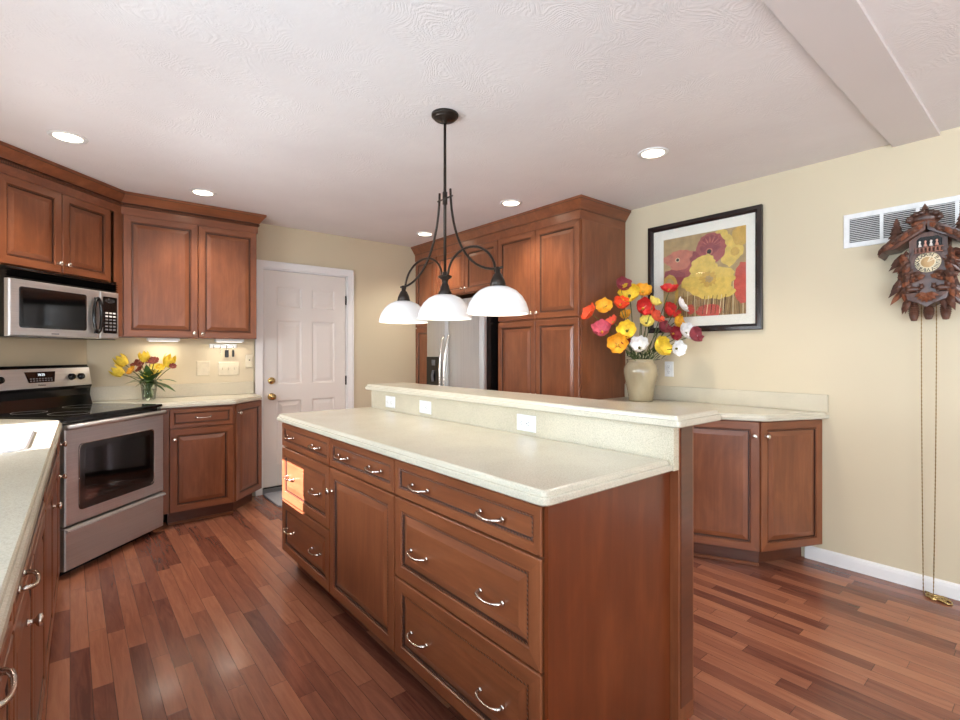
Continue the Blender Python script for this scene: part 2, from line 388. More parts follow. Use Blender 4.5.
k['label'] = 'brass door knob'
k = MB().lathe([(0, 0), (.032, 0), (.032, -.012), (.022, -.022), (.0, -.024)], 20, c=(.068, 0, 1.02-dz0), axis='y').build('deadbolt', BRASS, door); k['label'] = 'brass deadbolt'
for z in (1.80, 1.0, .25): MB().box(dw-.004, dw+.010, -.008, .0, z-dz0-.045, z-dz0+.045).build('hinge', BRONZE, door)
MB().box(-.012, dw+.012, -.012, .06, -.012, -.002).build('weather_strip', BLACK, door); MB().box(-.012, dw+.012, -.03, .06, -.0545, -.0125).build('threshold', GREYB, door)

# ------------------------------------------------------------------ cabinets
DOOR_R = [(0, 0), (0, -.018), (.003, -.021), (.045, -.0205), (.048, -.0155), (.0495, -.0155), (.051, -.0180), (.0555, -.0180), (.057, -.0125), (.0600, -.0125), (.085, -.0185), (.087, -.019)]
DOOR_M = [(0,1),(0,1),(0,1),(0,1),(2,2),(0,1),(3,3),(2,2),(2,2),(0,1),(0,1)]
DRW_R = [(0, 0), (0, -.018), (.003, -.021), (.027, -.0205), (.030, -.0155), (.0312, -.0155), (.0327, -.0180), (.0367, -.0180), (.038, -.0135), (.0400, -.0130)]
DRW_M = [(0,1),(0,1),(0,1),(0,1),(2,2),(0,1),(3,3),(2,2),(2,2)]
CMATS = [WV, WH, GL, RP]
def pull(parent, x, z, y=-.021, w=.1):
    h = w/2; P = [(x-h, y, z), (x-h, y-.014, z), (x-h+.006, y-.022, z-.001), (x-h*.55, y-.027, z-.004), (x, y-.029, z-.006), (x+h*.55, y-.027, z-.004), (x+h-.006, y-.022, z-.001), (x+h, y-.014, z), (x+h, y, z)]
    m = MB().tube(P, [.006, .0055, .0052, .0044, .0042, .0044, .0052, .0055, .006], 8)
    for s in (-1, 1): m.lathe([(0, 0), (.0085, 0), (.0085, -.003), (.006, -.005)], 10, c=(x+s*h, y, z), axis='y')
    o = m.build('pull_handle', CHROME, parent); return o
def knob(parent, x, z, y=-.021, name='knob'):
    return MB().lathe([(0, 0), (.009, 0), (.009, -.002), (.0055, -.006), (.0055, -.014), (.012, -.018), (.0155, -.022), (.0145, -.027), (.009, -.030), (0, -.031)], 16, c=(x, y, z), axis='y').build(name, CHROME, parent)
def cab_front(root, kind, x0, x1, z0, z1, hw=(), name=None):
    m = MB()
    if kind == 'drawer_small':
        m.front(x0, x1, z0, z1, DRW_R, DRW_M+[1]); nm = 'drawer'
    else:
        m.front(x0, x1, z0, z1, DOOR_R, DOOR_M+[0 if kind == 'door' else 1]); nm = 'door' if kind == 'door' else 'drawer'
    o = m.build(nm, CMATS, root)
    for h in hw:
        if h[0] == 'pull': pull(o, h[1], h[2])
        else: knob(o, h[1], h[2])
    return o
def cabinet(name, loc, rot, label, w, dep, z0, z1, fronts, toe=.1, group=None, setback=.07, toe_side=(0, 0), shoe=False):
    r = thing(name, (loc[0], loc[1], 0), rot, label, 'cabinet', group)
    b = MB().box(0, w, .001, dep, z0, z1); b.build('carcass', [WV], r)
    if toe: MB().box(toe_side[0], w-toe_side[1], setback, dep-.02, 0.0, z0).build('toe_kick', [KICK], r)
    if shoe: MB().box(toe_side[0], w-toe_side[1], setback-.014, setback-.0005, .0, .019, 0, .004).build('shoe_moulding', [WH], r)
    for f in fronts: cab_front(r, *f)
    return r
R90 = -pi/2
# ---- island: three cabinets in a row, seen along their fronts (local x runs towards the camera)
XF, ZC = .986, .876
def isl(name, ya, yb, label, fronts): return cabinet(name, (XF, ya), R90, label, ya-yb, 1.545-XF, .105, ZC-.002, fronts)
G1 = .004
yA, yB, yC, yE = 3.0, 2.303, 1.682, .905
wF, wM_, wN = yA-yB, yB-yC, yC-yE
isl('drawer_cabinet', yA, yB, 'three-drawer wooden island cabinet at the far end, partly lit by sun', [
    ('drawer_small', G1, wF-G1, .728, .862, [('pull', wF*.22, .796), ('pull', wF*.76, .796)]),
    ('drawer', G1, wF-G1, .418, .720, [('pull', wF*.22, .565), ('pull', wF*.76, .565)]),
    ('drawer', G1, wF-G1, .112, .410, [('pull', wF*.22, .262), ('pull', wF*.76, .262)])])
isl('door_cabinet', yB, yC, 'middle island cabinet with one drawer above a single wooden door', [
    ('drawer_small', G1, wM_-G1, .728, .862, [('pull', wM_*.25, .796), ('pull', wM_*.75, .796)]),
    ('door', G1, wM_-G1, .112, .720, [('knob', .03, .612)])])
isl('drawer_cabinet', yC, yE, 'three-drawer wooden island cabinet nearest the camera', [
    ('drawer_small', G1, wN-G1, .728, .862, [('pull', wN*.235, .790), ('pull', wN*.735, .790)]),
    ('drawer', G1, wN-G1, .418, .720, [('pull', wN*.225, .548), ('pull', wN*.735, .548)]),
    ('drawer', G1, wN-G1, .112, .410, [('pull', wN*.225, .245), ('pull', wN*.735, .245)])])
# end panel, knee wall with pilaster
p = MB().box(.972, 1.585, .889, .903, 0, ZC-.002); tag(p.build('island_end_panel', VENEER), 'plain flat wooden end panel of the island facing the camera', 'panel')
KX0, KX1 = 1.590, 1.692
kw = thing('knee_wall', ((KX0+KX1)/2, .9, 0), 0, 'wooden knee wall carrying the raised bar along the island', 'partition')
ox, oy = (KX0+KX1)/2, .9
def off(m): return m.xf(Matrix.Translation((-ox, -oy, 0)))
off(MB().box(KX0, KX1, .90, 3.0, 0, 1.027)).build('core', WV, kw)
off(MB().box(KX0-.002, KX1, .860, .8995, 0, 1.027, 0, .0)).build('pilaster', WV, kw)
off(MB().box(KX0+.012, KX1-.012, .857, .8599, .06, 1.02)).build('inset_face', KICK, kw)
off(MB().sweep([(KX1+.001, .92), (KX1+.001, .859), (KX0-.002, .859)], [(0, 0), (-.012, 0), (-.012, .012), (-.004, .022), (0, .022)])).build('shoe_moulding', WH, kw)
off(MB().sweep([(KX1+.001, .92), (KX1+.001, .859), (KX0-.002, .859)], [(0, 1.005), (-.004, 1.008), (-.012, 1.02), (-.012, 1.027), (0, 1.027)])).build('cap_moulding', WH, kw)
# stone tops
def slab(name, poly, rad, z0, label, cat='countertop', th=.038):
    pl = fillet(poly, rad, 5)
    m = MB().prism_z(pl, [(.004, z0), (0, z0+.004), (0, z0+.019), (.002, z0+.022), (.009, z0+.0235), (.010, z0+.031), (.013, z0+.036), (.019, z0+th)])
    return tag(m.build(name, STONE), label, cat)
slab('island_countertop', [(.934, .866), (1.5545, .862), (1.5545, 3.018), (.934, 3.018)], [.03, 0, 0, .03], ZC, 'cream speckled stone worktop lying on the island cabinets')
m = MB().box(1.555, 1.587, .858, 3.012, .877, 1.027); tag(m.build('stone_riser', STONE_R), 'upright speckled stone riser between island worktop and raised bar', 'backsplash')
slab('bar_countertop', [(1.512, .816), (1.822, .816), (1.822, 3.03), (1.512, 3.03)], [.02, .02, .02, .02], 1.029, 'long raised stone bar top running along the island')
def outlet(loc, rot, label, horizontal=False, mat=WPLAS, group=None):
    r = thing('wall_outlet', loc, rot, label, 'outlet', group)
    hw, hh = (.058, .036) if horizontal else (.036, .058)
    m = MB().front(-hw, hw, -hh, hh, [(0, 0), (0, -.003), (.005, -.006)], [(0, 0), (0, 0), 0]); m.build('cover_plate', mat, r)
    for s in (-1, 1):
        q = MB(); cx, cz = (s*.021, 0) if horizontal else (0, s*.021)
        q.lathe([(0, -.0085), (.0145, -.0085), (.0165, -.0065), (.0165, -.006)], 18, c=(cx, 0, cz), axis='y')
        for dx, ln in ((-.006, .0075), (.006, .006)):
            if horizontal: q.box(cx-ln/2, cx+ln/2, -.0092, -.0085, cz+dx-.001, cz+dx+.001, 1)
            else: q.box(cx+dx-.001, cx+dx+.001, -.0092, -.0085, cz-ln/2+.003, cz+ln/2+.003, 1)
        if horizontal: q.box(cx-.0125, cx-.009, -.0092, -.0085, cz-.002, cz+.002, 1)
        else: q.box(cx-.002, cx+.002, -.0092, -.0085, cz-.011, cz-.0075, 1)
        q.build('socket', [mat, DARKSLOT], r)
    return r
outlet((1.555, 2.757, .965), R90, 'white socket plate on the stone riser, farthest of the three', True)
outlet((1.555, 2.359, .965), R90, 'white socket plate on the stone riser, middle of the three', True)
outlet((1.555, 1.551, .963), R90, 'white socket plate on the stone riser, nearest the camera', True)
outlet((XR, 1.985, 1.15), R90, 'white wall outlet beside the ceramic vase of poppies')

# ---- tall pantry and refrigerator wall (fronts face -x)
XP = 2.965; ZT = 2.287
def tallc(name, ya, yb, z0, label, fronts, toe=.1, dep=None):
    return cabinet(name, (XP, ya), R90, label, ya-yb, (dep or XR-.002-XP), z0, ZT+.02, fronts, toe)
yp0, yp1 = 3.300, 2.372; pw = yp0-yp1; pm = yp0-2.838
tallc('pantry_cabinet', yp0, yp1, .1, 'tall four-door wooden pantry cabinet right of the refrigerator', [
    ('door', .004, pm-.003, 1.553, 2.283, [('knob', pm-.03, 1.60)]), ('door', pm+.003, pw-.012, 1.553, 2.283, [('knob', pm+.03, 1.60)]),
    ('door', .004, pm-.003, .112, 1.540, [('knob', pm-.03, .93)]), ('door', pm+.003, pw-.012, .112, 1.540, [('knob', pm+.03, .93)])])
yf0 = 4.262; fw_ = yf0-yp0-.003
tallc('refrigerator_cabinet', yf0, yp0+.003, 1.845, 'two-door wooden cabinet over the steel refrigerator', [
    ('door', .004, fw_/2-.003, 1.855, 2.283, [('knob', fw_/2-.03, 1.90)]), ('door', fw_/2+.003, fw_-.004, 1.855, 2.283, [('knob', fw_/2+.03, 1.90)])], toe=0)
nw = YD-.004-yf0-.004
tallc('broom_cabinet', YD-.004, yf0+.004, .1, 'narrow tall wooden cabinet in the corner left of the refrigerator', [
    ('door', .004, nw-.004, 1.553, 2.283, []), ('door', .004, nw-.004, .112, 1.540, [])])
CROWN = [(-.012, ZT-.004), (.002, ZT-.004), (.002, 2.352), (.008, 2.354), (.008, 2.362), (.014, 2.366), (.020, 2.376), (.034, 2.396), (.046, 2.412), (.050, 2.418), (.056, 2.420), (.056, 2.438), (-.012, 2.438)]
CM = [0]*12
ROPE_CROWN = [(-.012, ZT-.004), (.002, ZT-.004), (.002, 2.338), (.008, 2.340), (.015, 2.350), (.008, 2.361), (.008, 2.366), (.016, 2.368), (.022, 2.378), (.034, 2.396), (.046, 2.412), (.050, 2.418), (.056, 2.420), (.056, 2.438), (-.012, 2.438)]
m = MB().sweep([(XP-.021, YD-.003), (XP-.021, yp1), (XR-.003, yp1)], [(-o, z) for o, z in CROWN], [0,0,1,0,0,0,0,0,0,1,0,0])
tag(m.build('crown_moulding', [WH, GL]), 'wooden crown moulding along the top of pantry and refrigerator cabinets', 'moulding')
# refrigerator
def fridge():
    w, dep, h = .916, .70, 1.775
    r = thing('refrigerator', (2.80, 4.256, 0), R90, 'side-by-side stainless steel refrigerator with black sides and water dispenser', 'refrigerator')
    MB().box(.004, w-.004, .055, dep, .03, h-.012).build('body', BLACK, r)
    MB().box(.03, w-.03, .09, .12, 0, .03).build('kick_grille', BLACK, r)
    sp = .375
    def doorm(x0, x1, nm):
        m = MB(); n = 10; cs = []
        for k in range(n+1):
            t = k/n; cs.append((x0+(x1-x0)*t, .012*(2*t-1)**2 + (.012 if k in (0, n) else 0)))
        poly = [(x0, .05)]+cs+[(x1, .05)]
        m.prism_z(poly[::1], [(0, .055), (0, h)]); return m.build(nm, STEELV, r)
    fz = doorm(.002, sp-.003, 'freezer_door'); fr = doorm(sp+.003, w-.002, 'fridge_door')
    for x, par, nm in ((sp-.045, fz, 'handle'), (sp+.045, fr, 'handle')):
        s = -1 if x < sp else 1
        P = bez((x, .004, .62), (x-s*.012, -.075, .66), (x-s*.012, -.075, 1.38), (x+s*.0, .004, 1.44), 16)
        MB().tube(P, .0115, 10).build(nm, CHROME, par)
    dp = MB().box(.035, .285, -.004, .004, .93, 1.235).build('dispenser', BLACK, fz)
    MB().box(.06, .26, -.006, -.004, 1.14, 1.215).build('control_panel', BGLASS, dp)
    q = MB()
    for i in range(3): q.box(.13+i*.022, .147+i*.022, -.0065, -.006, 1.165, 1.205)
    q.box(.13, .192, -.0065, -.006, 1.15, 1.16)
    q.build('display', GREYB, dp)
    MB().tube([(.16, -.006, 1.10), (.16, -.02, 1.05), (.16, -.012, .99)], .012, 8).build('paddle', GREYB, dp)
fridge()
# ---- desk counter along the right wall with two angled cabinets
A65 = -radians(64.5); A24 = -radians(24.3)
c0 = (3.105, 1.172)
dirL = (cos(A65), sin(A65)); wL = .46
l0 = (c0[0]-dirL[0]*wL, c0[1]-dirL[1]*wL)
cabinet('angled_cabinet', (l0[0]+.019, l0[1]+.009), A65, 'wooden base cabinet under the desk counter, left of the corner', wL-.004, .26, .105, ZC-.002, [('door', .003, wL-.007, .108, .868, [('knob', wL-.033, .785)])], setback=.055, shoe=True)
e1 = (3.527, 0.975); wR = hypot(e1[0]-c0[0], e1[1]-c0[1])
# wedge shaped end cabinet
r = thing('angled_cabinet', (c0[0]+.008, c0[1]+.019, 0), A24, 'narrow wooden base cabinet meeting the right wall, right of the corner', 'cabinet')
m = MB().prism_z([(.006, .001), (wR-.010, .001), (wR-.168, .345), (.21, .235)], [(0, .105), (0, ZC-.002)]); m.build('carcass', WV, r)
MB().prism_z([(.075, .075), (wR-.06, .075), (wR-.17, .33), (.215, .235)], [(0, 0), (0, .105)]).build('toe_kick', KICK, r)
cab_front(r, 'door', .003, wR-.004, .108, .868, [('knob', .032, .785)])
cabinet('desk_cabinet', (2.955, yp1-.004), R90, 'wooden base cabinet between pantry and angled cabinet, hidden behind the bar', yp1-.004-1.735, .56, .105, ZC-.002, [('door', .003, .312, .108, .868, [('knob', .285, .80)]), ('door', .318, .628, .108, .868, [('knob', .345, .80)])])
tag(MB().prism_z([(2.914, 1.600), (2.945, 1.612), (3.0, 1.640), (3.0, 1.732), (2.934, 1.732)], [(0, .105), (0, ZC-.002)]).build('filler_strip', WV), 'wooden filler behind the bar between desk cabinet and angled cabinet', 'filler')
slab('desk_countertop', [(XR-.003, .948), (XR-.003, yp1-.003), (2.905, yp1-.003), (l0[0]-.04, l0[1]-.0), (c0[0]-.012, c0[1]-.035)], [.0, 0, 0, .02, .02], ZC, 'cream stone desk counter along the right wall under the painting')
m = MB().box(XR-.02, XR-.002, .952, yp1-.003, .9142, 1.02, 0, .002); tag(m.build('desk_backsplash', STONE_R), 'low stone upstand against the right wall behind the ceramic vase', 'backsplash')

# ---- diagonal corner: range, microwave, upper cabinets
R45 = pi/4
oxr, oyr = -.035, 3.621
def stove():
    w = .76; dep = .645
    r = thing('range', (oxr, oyr, 0), R45, 'stainless steel electric range set diagonally in the corner', 'stove')
    MB().box(.004, w-.004, .03, dep-.05, .03, .895).build('body', BLACK, r)
    MB().box(.03, w-.03, .06, .5, 0, .03).build('plinth', BLACK, r)
    m = MB().prism_z(rrect(0, w, -.012, dep-.055, .012, 3), [(0, .893), (0, .905), (.004, .911)]); ct = m.build('cooktop', BGLASS, r)
    q = MB()
    for x, y, rr in ((.2, .15, .105), (.56, .15, .085), (.2, .42, .085), (.56, .42, .105)):
        q.lathe([(rr-.003, .9112), (rr-.003, .9116), (rr, .9116), (rr, .9112)], 36, c=(x, y, 0))
    q.build('burner_rings', GREYB, ct)
    # oven door: frame around a real recessed black window
    dz0, dz1 = .295, .862
    d = MB(); d.front(.002, w-.002, dz0, dz1, [(0, .03), (0, -.012), (.006, -.018)], [(0, 0), (0, 0), 0]); od = d.build('oven_door', STEEL, r)
    g = MB().prism_z([(x, y) for x, y in rrect(.085, w-.095, .365, .75, .03, 5)], [(0, 0), (0, .003)]); 
    g.xf(Matrix(((1,0,0,0),(0,0,-1,-.018),(0,1,0,0),(0,0,0,1)))); og = g.build('oven_window', BLACK, od)
    g = MB().prism_z(rrect(.125, w-.135, .405, .71, .006, 3), [(0, 0), (0, .001)]); g.xf(Matrix(((1,0,0,0),(0,0,-1,-.021),(0,1,0,0),(0,0,0,1)))); g.build('inner_glass', BGLASS, og)
    g = MB().tube([(.088, -.0205, .40), (.088, -.0205, .715), (.095, -.0205, .738), (.115, -.0205, .748), (w-.125, -.0205, .748), (w-.105, -.0205, .738), (w-.097, -.0205, .715), (w-.097, -.0205, .41), (w-.105, -.0205, .386), (w-.125, -.0205, .377)], .0025, 6); g.build('window_trim', CHROME, og)
    h = MB().tube([(.0, -.030, .853), (w*.5, -.036, .853), (w-.006, -.030, .853)], .015, 12); h.box(.0, .03, -.034, -.01, .844, .862); h.box(w-.034, w-.006, -.034, -.01, .844, .862); h.build('handle', STEEL, od)
    d = MB().front(.002, w-.002, .045, .283, [(0, .03), (0, -.012), (.006, -.018)], [(0, 0), (0, 0), 0]); d.add([(.002,-.018,.283),(w-.002,-.018,.283),(w-.002,-.034,.277),(.002,-.034,.277),(.002,-.036,.268),(w-.002,-.036,.268),(.002,-.018,.258),(w-.002,-.018,.258)], [(0,1,2,3),(3,2,5,4),(4,5,7,6)]); d.build('storage_drawer', STEEL, r)
    # back guard
    bg = MB().prism_z([(0, 0), (1, 0), (1, 1), (0, 1)], [(0, 0)]*2) if False else MB()
    prof = [(.53, .911), (.55, .98), (.545, 1.025), (.535, 1.04), (.56, 1.175), (.575, 1.190), (.635, 1.190), (.64, .911)]
    vs = [(.004, y, z) for y, z in prof]+[(w-.004, y, z) for y, z in prof]; n = len(prof)
    bg.add(vs, [(i, (i+1) % n, n+(i+1) % n, n+i) for i in range(n)]+[tuple(range(n)), tuple(n+i for i in reversed(range(n)))]); bgo = bg.build('backguard', BLACK, r)
    ang = atan2(.025, .125)
    T = Matrix.Translation((0, .5335, 1.047)) @ Matrix.Rotation(-ang, 4, 'X')
    MB().box(.008, w-.008, -.004, .0, 0, .126, 0, .001).xf(T).build('control_panel', STEEL, bgo)
    q = MB().add([(.285, -.0055, .105), (.49, -.0055, .105), (.472, -.0055, .035), (.303, -.0055, .035)], [(3,2,1,0)]); q.add([(.285, -.004, .105), (.49, -.004, .105), (.472, -.004, .035), (.303, -.004, .035)], [(0,1,2,3)])
    q = MB(); pp = [(.285, .105), (.303, .035), (.472, .035), (.49, .105)]; q.add([(x, -.0065, z) for x, z in pp]+[(x, -.004, z) for x, z in pp], [(0,1,2,3),(7,6,5,4),(0,4,5,1),(1,5,6,2),(2,6,7,3),(3,7,4,0)])
    dsp = q.xf(T).build('display', BGLASS, bgo)
    def onpanel(o, x, z, y=-.007): o.matrix_local = T @ Matrix.Translation((x, y, z)) @ Matrix.Rotation(pi/2, 4, 'X')
    t = text_mesh('10:25', .022, 'clock_digits', LEDTXT, dsp, (0, 0, 0)); onpanel(t, .39, .085)
    q = MB()
    for i in range(8):
        for j in range(2): q.box(.312+i*.0195, .324+i*.0195, -.0072, -.0065, .043+j*.014, .050+j*.014)
    q.xf(T).build('touch_keys', GREYB, dsp)
    t = text_mesh('Amana', .018, 'badge', BLACK, bgo, (0, 0, 0)); onpanel(t, .385, .018, -.0045)
    for x in (.055, .13, .60, .672):
        kk = MB().lathe([(0, -.022), (.014, -.022), (.02, -.018), (.022, -.004), (.024, 0)], 20, c=(x, -.004, .062), axis='y'); kk.box(x-.003, x+.003, -.0285, -.02, .047, .077); kk.xf(T).build('knob', BLACK, bgo)
stove()
XA, YA = -.311, 3.826
wA = .78
def diag(n):  # point on the diagonal: distance n in front of the wall cabinets' face, origin at their left end
    return (-.290+.7071*n, 3.847-.7071*n)
ca = (XA-.7071*.021, YA+.7071*.021)
cabinet('upper_cabinet', ca, R45, 'two-door wooden wall cabinet over the microwave', wA, .285, 1.775, ZT+.02, [
    ('door', .004, .385, 1.78, 2.283, [('knob', .358, 1.835)]), ('door', .391, wA-.03, 1.78, 2.283, [('knob', .418, 1.835)])], toe=0)
YU = 4.42
cabinet('upper_cabinet', (.287, YU+.02), 0, 'two-door wooden wall cabinet between microwave and white door', .932, YD-YU-.022, 1.39, ZT+.02, [
    ('door', .012, .488, 1.395, 2.283, [('knob', .462, 1.425)]), ('door', .494, .926, 1.395, 2.283, [('knob', .52, 1.425)])], toe=0)
# crown over both
q0 = diag(0); tt = .7071
# intersection of the diagonal face line with y = YU
xi = YU-(YA-XA)
Lx = XA-.35*tt; Ly = YA-.35*tt
cwl = MB().sweep([(XA-.20, YA-.20), (xi, YU), (1.222, YU), (1.222, YD-.003)], [(-o, z) for o, z in ROPE_CROWN], [0,0,2,1,1,2,0,0,0,0,0,2,0,0])
tag(cwl.build('crown_moulding', [WH, RP, GL]), 'rope-carved crown moulding over the wall cabinets in the left corner', 'moulding')
tag(MB().prism_z([(.240, 4.381), (.262, 4.396), (.292, 4.424), (.292, 4.60), (.225, 4.50)], [(0, 1.78), (0, ZT)]).prism_z([(.256, 4.392), (.292, 4.424), (.292, 4.60), (.262, 4.45)], [(0, 1.392), (0, 1.7795)]).build('filler_strip', WV), 'narrow wooden filler between the two wall cabinets in the left corner', 'filler')
p = MB().box(0, .16, 0, .27, 1.775, ZT+.02).build('upper_filler', WV); p.location = (XA-.7071*.163, YA-.7071*.163, 0); p.rotation_euler = (0, 0, R45); tag(p, 'plain wooden end panel left of the microwave cabinet', 'filler')
def microwave():
    w, z0, z1 = .757, 1.365, 1.77
    px_, py_ = diag(.012)
    r = thing('microwave', (px_+.004, py_+.004, z0), R45, 'over-the-range stainless steel microwave with black vent and oval handle', 'microwave')
    H = z1-z0; b = MB().box(0, w, .012, .315, 0, H); b.build('body', BLACK, r)
    v = MB()
    for i in range(4):
        z = H-.016-i*.0155; v.add([(0,.012,z+.014),(w,.012,z+.014),(w,-.012,z),(0,-.012,z),(0,.012,z-.004),(w,.012,z-.004)], [(0,1,2,3),(3,2,5,4),(0,3,4),(1,5,2)])
    v.build('vent_louvres', BLACK, r)
    Hd = H-.072
    d = MB().front(.0, .595, .004, Hd, [(0, .0119), (0, -.012), (.008, -.019)], [(0,0),(0,0),0]); dr = d.build('door', STEEL, r)
    M = Matrix(((1,0,0,0),(0,0,-1,-.019),(0,1,0,0),(0,0,0,1)))
    g = MB().prism_z(rrect(.055, .495, .055, Hd-.04, .018, 4), [(0, 0), (.004, .003)]).xf(M).build('window_frame', BLACK, dr)
    MB().prism_z(rrect(.075, .477, .075, Hd-.06, .008, 3), [(0, .003), (0, .0045)]).xf(M).build('window_glass', BGLASS, g)
    h = MB(); P = [(.56+.030*cos(a), -.038-.01*sin(a)*0, Hd/2-.005+.115*sin(a)) for a in [2*pi*k/28 for k in range(29)]]; h.tube(P, .011, 8, cap=False)
    h.box(.55, .57, -.038, -.018, Hd/2+.10, Hd/2+.116); h.box(.55, .57, -.038, -.018, Hd/2-.126, Hd/2-.11); h.build('oval_handle', BLACK, dr)
    cp = MB().front(.599, w, .004, Hd, [(0, .0119), (0, -.012), (.008, -.018)], [(0,0),(0,0),0]).build('control_panel', STEEL, r)
    MB().prism_z(rrect(.62, w-.022, .045, Hd-.035, .01, 3), [(0, 0), (0, .002)]).xf(M).build('keypad', BLACK, cp)
    q = MB()
    for j in range(6):
        for i in range(3): q.box(.636+i*.032, .658+i*.032, -.0225, -.021, .065+j*.023, .076+j*.023, 0 if j in (0, 1, 2, 3) else 1)
    q.build('keys', [GREYB, WPLAS], cp)
    MB().lathe([(0, 0), (.042, 0), (.042, .001), (.04, .0015), (0, .0015)], 24, c=(0,0,0), sy=.4).xf(Matrix.Translation((.677, -.0005, Hd-.062)) @ M).build('display', GREYB, cp)
    MB().box(.25, .30, -.0195, -.018, .02, .03).build('badge', GREYB, dr)
microwave()
# ---- base cabinets beside the range
YF = 4.195
cabinet('drawer_cabinet', (.553, YF+.021), 0, 'wooden base cabinet with drawer and door right of the range', .447, YD-YF-.03, .105, ZC-.002, [
    ('drawer_small', .003, .430, .722, .862, [('pull', .22, .794)]), ('door', .003, .430, .108, .714, [('knob', .032, .64)])], setback=.065, shoe=True)
p = MB().box(.506, .552, YF+.012, YF+.03, .105, ZC-.002); tag(p.build('filler_strip', WV), 'wooden filler strip between the range and the base cabinet', 'filler')
r = thing('end_cabinet', (1.003, YF+.012, 0), R45, 'narrow angled wooden end cabinet beside the white door', 'cabinet')
wE = .385
MB().prism_z([(.024, .022), (wE-.002, .022), (wE+.10, .125), (.305, .29)], [(0, .105), (0, ZC-.002)]).build('carcass', WV, r)
MB().prism_z([(.088, .085), (wE-.01, .085), (wE+.06, .15), (.295, .28)], [(0, 0), (0, .105)]).build('toe_kick', KICK, r)
fr = cab_front(r, 'door', .004, wE-.004, .108, .868, [('knob', .03, .80)]); fr.location = (0, .021, 0)
for ch in fr.children: pass
slab('corner_countertop', [(.115, YD-.025), (.505, 4.155), (.99, 4.155), (1.277, 4.44), (1.277, YD-.025)][::1] if False else [(.499, 4.170), (.99, 4.160), (1.268, 4.445), (1.268, YD-.003), (xD+.03, YD-.003), (.075, 4.60)], [0, .02, .02, 0, 0, 0], ZC, 'cream stone counter between range and white door')
m = MB().box(xD+.012, 1.255, YD-.019, YD-.002, .9142, 1.02, 0, .002); tag(m.build('corner_backsplash', STONE_R), 'low stone upstand on the wall behind the yellow flowers', 'backsplash')
# ---- left run (almost parallel to the island)
RL = pi/2-.021
lx0, ly0 = -.135, -.6
def lpt(a): return (lx0+.021*(ly0+a), ly0+a)
def lcab(a0, a1, name, label, fronts, nest=.55, z1=ZC-.002):
    return cabinet(name, lpt(a0), RL, label, a1-a0-.003, nest, .105, z1, fronts)
lcab(1.15, 1.95, 'drawer_cabinet', 'wooden drawer cabinet nearest the camera under the left counter', [
    ('drawer_small', .004, .79, .728, .862, [('pull', .45, .785)]), ('drawer', .004, .79, .418, .720, [('pull', .45, .56)]), ('drawer', .004, .79, .112, .410, [('pull', .45, .25)])])
lcab(1.95, 2.92, 'door_cabinet', 'wooden left-counter cabinet with drawer and round knob next to the sink', [
    ('drawer_small', .004, .955, .728, .862, [('pull', .12, .775)]), ('door', .004, .478, .108, .720, [('knob', .27, .62)]), ('door', .484, .955, .108, .720, [])])
lcab(2.92, 3.90, 'sink_cabinet', 'wooden sink cabinet with dark reddish doors under the left counter', [
    ('drawer_small', .004, .97, .728, .862, []), ('door', .004, .485, .108, .720, [('knob', .455, .62)]), ('door', .491, .97, .108, .720, [])], z1=.66)
lcab(3.90, 4.06, 'narrow_cabinet', 'slim wooden end cabinet with two knobs between sink cabinet and range', [('drawer_small', .004, .154, .728, .862, [('knob', .12, .79)]), ('door', .004, .154, .108, .720, [('knob', .12, .62)])], .25)
# counter with the sink cut out
a0, a1 = .1, 4.07
def L2(x, y): return (x+.0155*y-.0845, y)
pl = fillet([(XL+.004, ly0+.3), L2(0, ly0+.3), L2(0, 3.46), (-.075, 3.555), (XL+.035, 3.555+.59), (XL+.004, 4.10-.28)] if False else [(XL+.004, -.3), L2(0, -.3), L2(0, 3.455), (-.085, 3.545), (-.375, 3.835), (XL+.004, 3.835)], [0, .0, .03, .0, 0, 0], 4)
m = MB().prism_z(pl, [(.004, ZC), (0, ZC+.004), (0, ZC+.021), (.003, ZC+.026), (.008, ZC+.028), (.0095, ZC+.034), (.013, ZC+.038)])
lc = m.build('left_countertop', STONE); tag(lc, 'cream stone counter at the left edge around the white sink', 'countertop')
cut = MB().prism_z(rrect(-.60, -.135, 2.47, 3.06, .06, 5), [(0, ZC-.05), (0, ZC+.08)]).build('cutter', STONE)
bo = lc.modifiers.new('cut', 'BOOLEAN'); bo.object = cut; bo.operation = 'DIFFERENCE'; bo.solver = 'EXACT'
bpy.context.view_layer.update(); dg = bpy.context.evaluated_depsgraph_get()
nm = bpy.data.meshes.new_from_object(lc.evaluated_get(dg)); lc.modifiers.clear(); lc.data = nm; bpy.data.objects.remove(cut)
sk = MB(); pl = rrect(-.6, -.135, 2.47, 3.06, .06, 5)
n = len(pl); rings = [(-.012, ZC+.0382), (-.010, ZC+.044), (.0, ZC+.046), (.008, ZC+.042), (.012, ZC+.02), (.025, ZC-.12), (.06, ZC-.15)]
vs = []; fs = []
for ins, z in rings: vs += [(x, y, z) for x, y in offset(pl, ins)]
for q in range(len(rings)-1):
    for i in range(n):
        j = (i+1) % n; fs.append((q*n+i, q*n+j, (q+1)*n+j, (q+1)*n+i))
fs.append(tuple((len(rings)-1)*n+i for i in range(n)))
sk.add(vs, fs, 0, True); s_ = sk.build('sink', PORC, fix=False); tag(s_, 'white porcelain sink set in the left counter, lit by sun', 'sink')

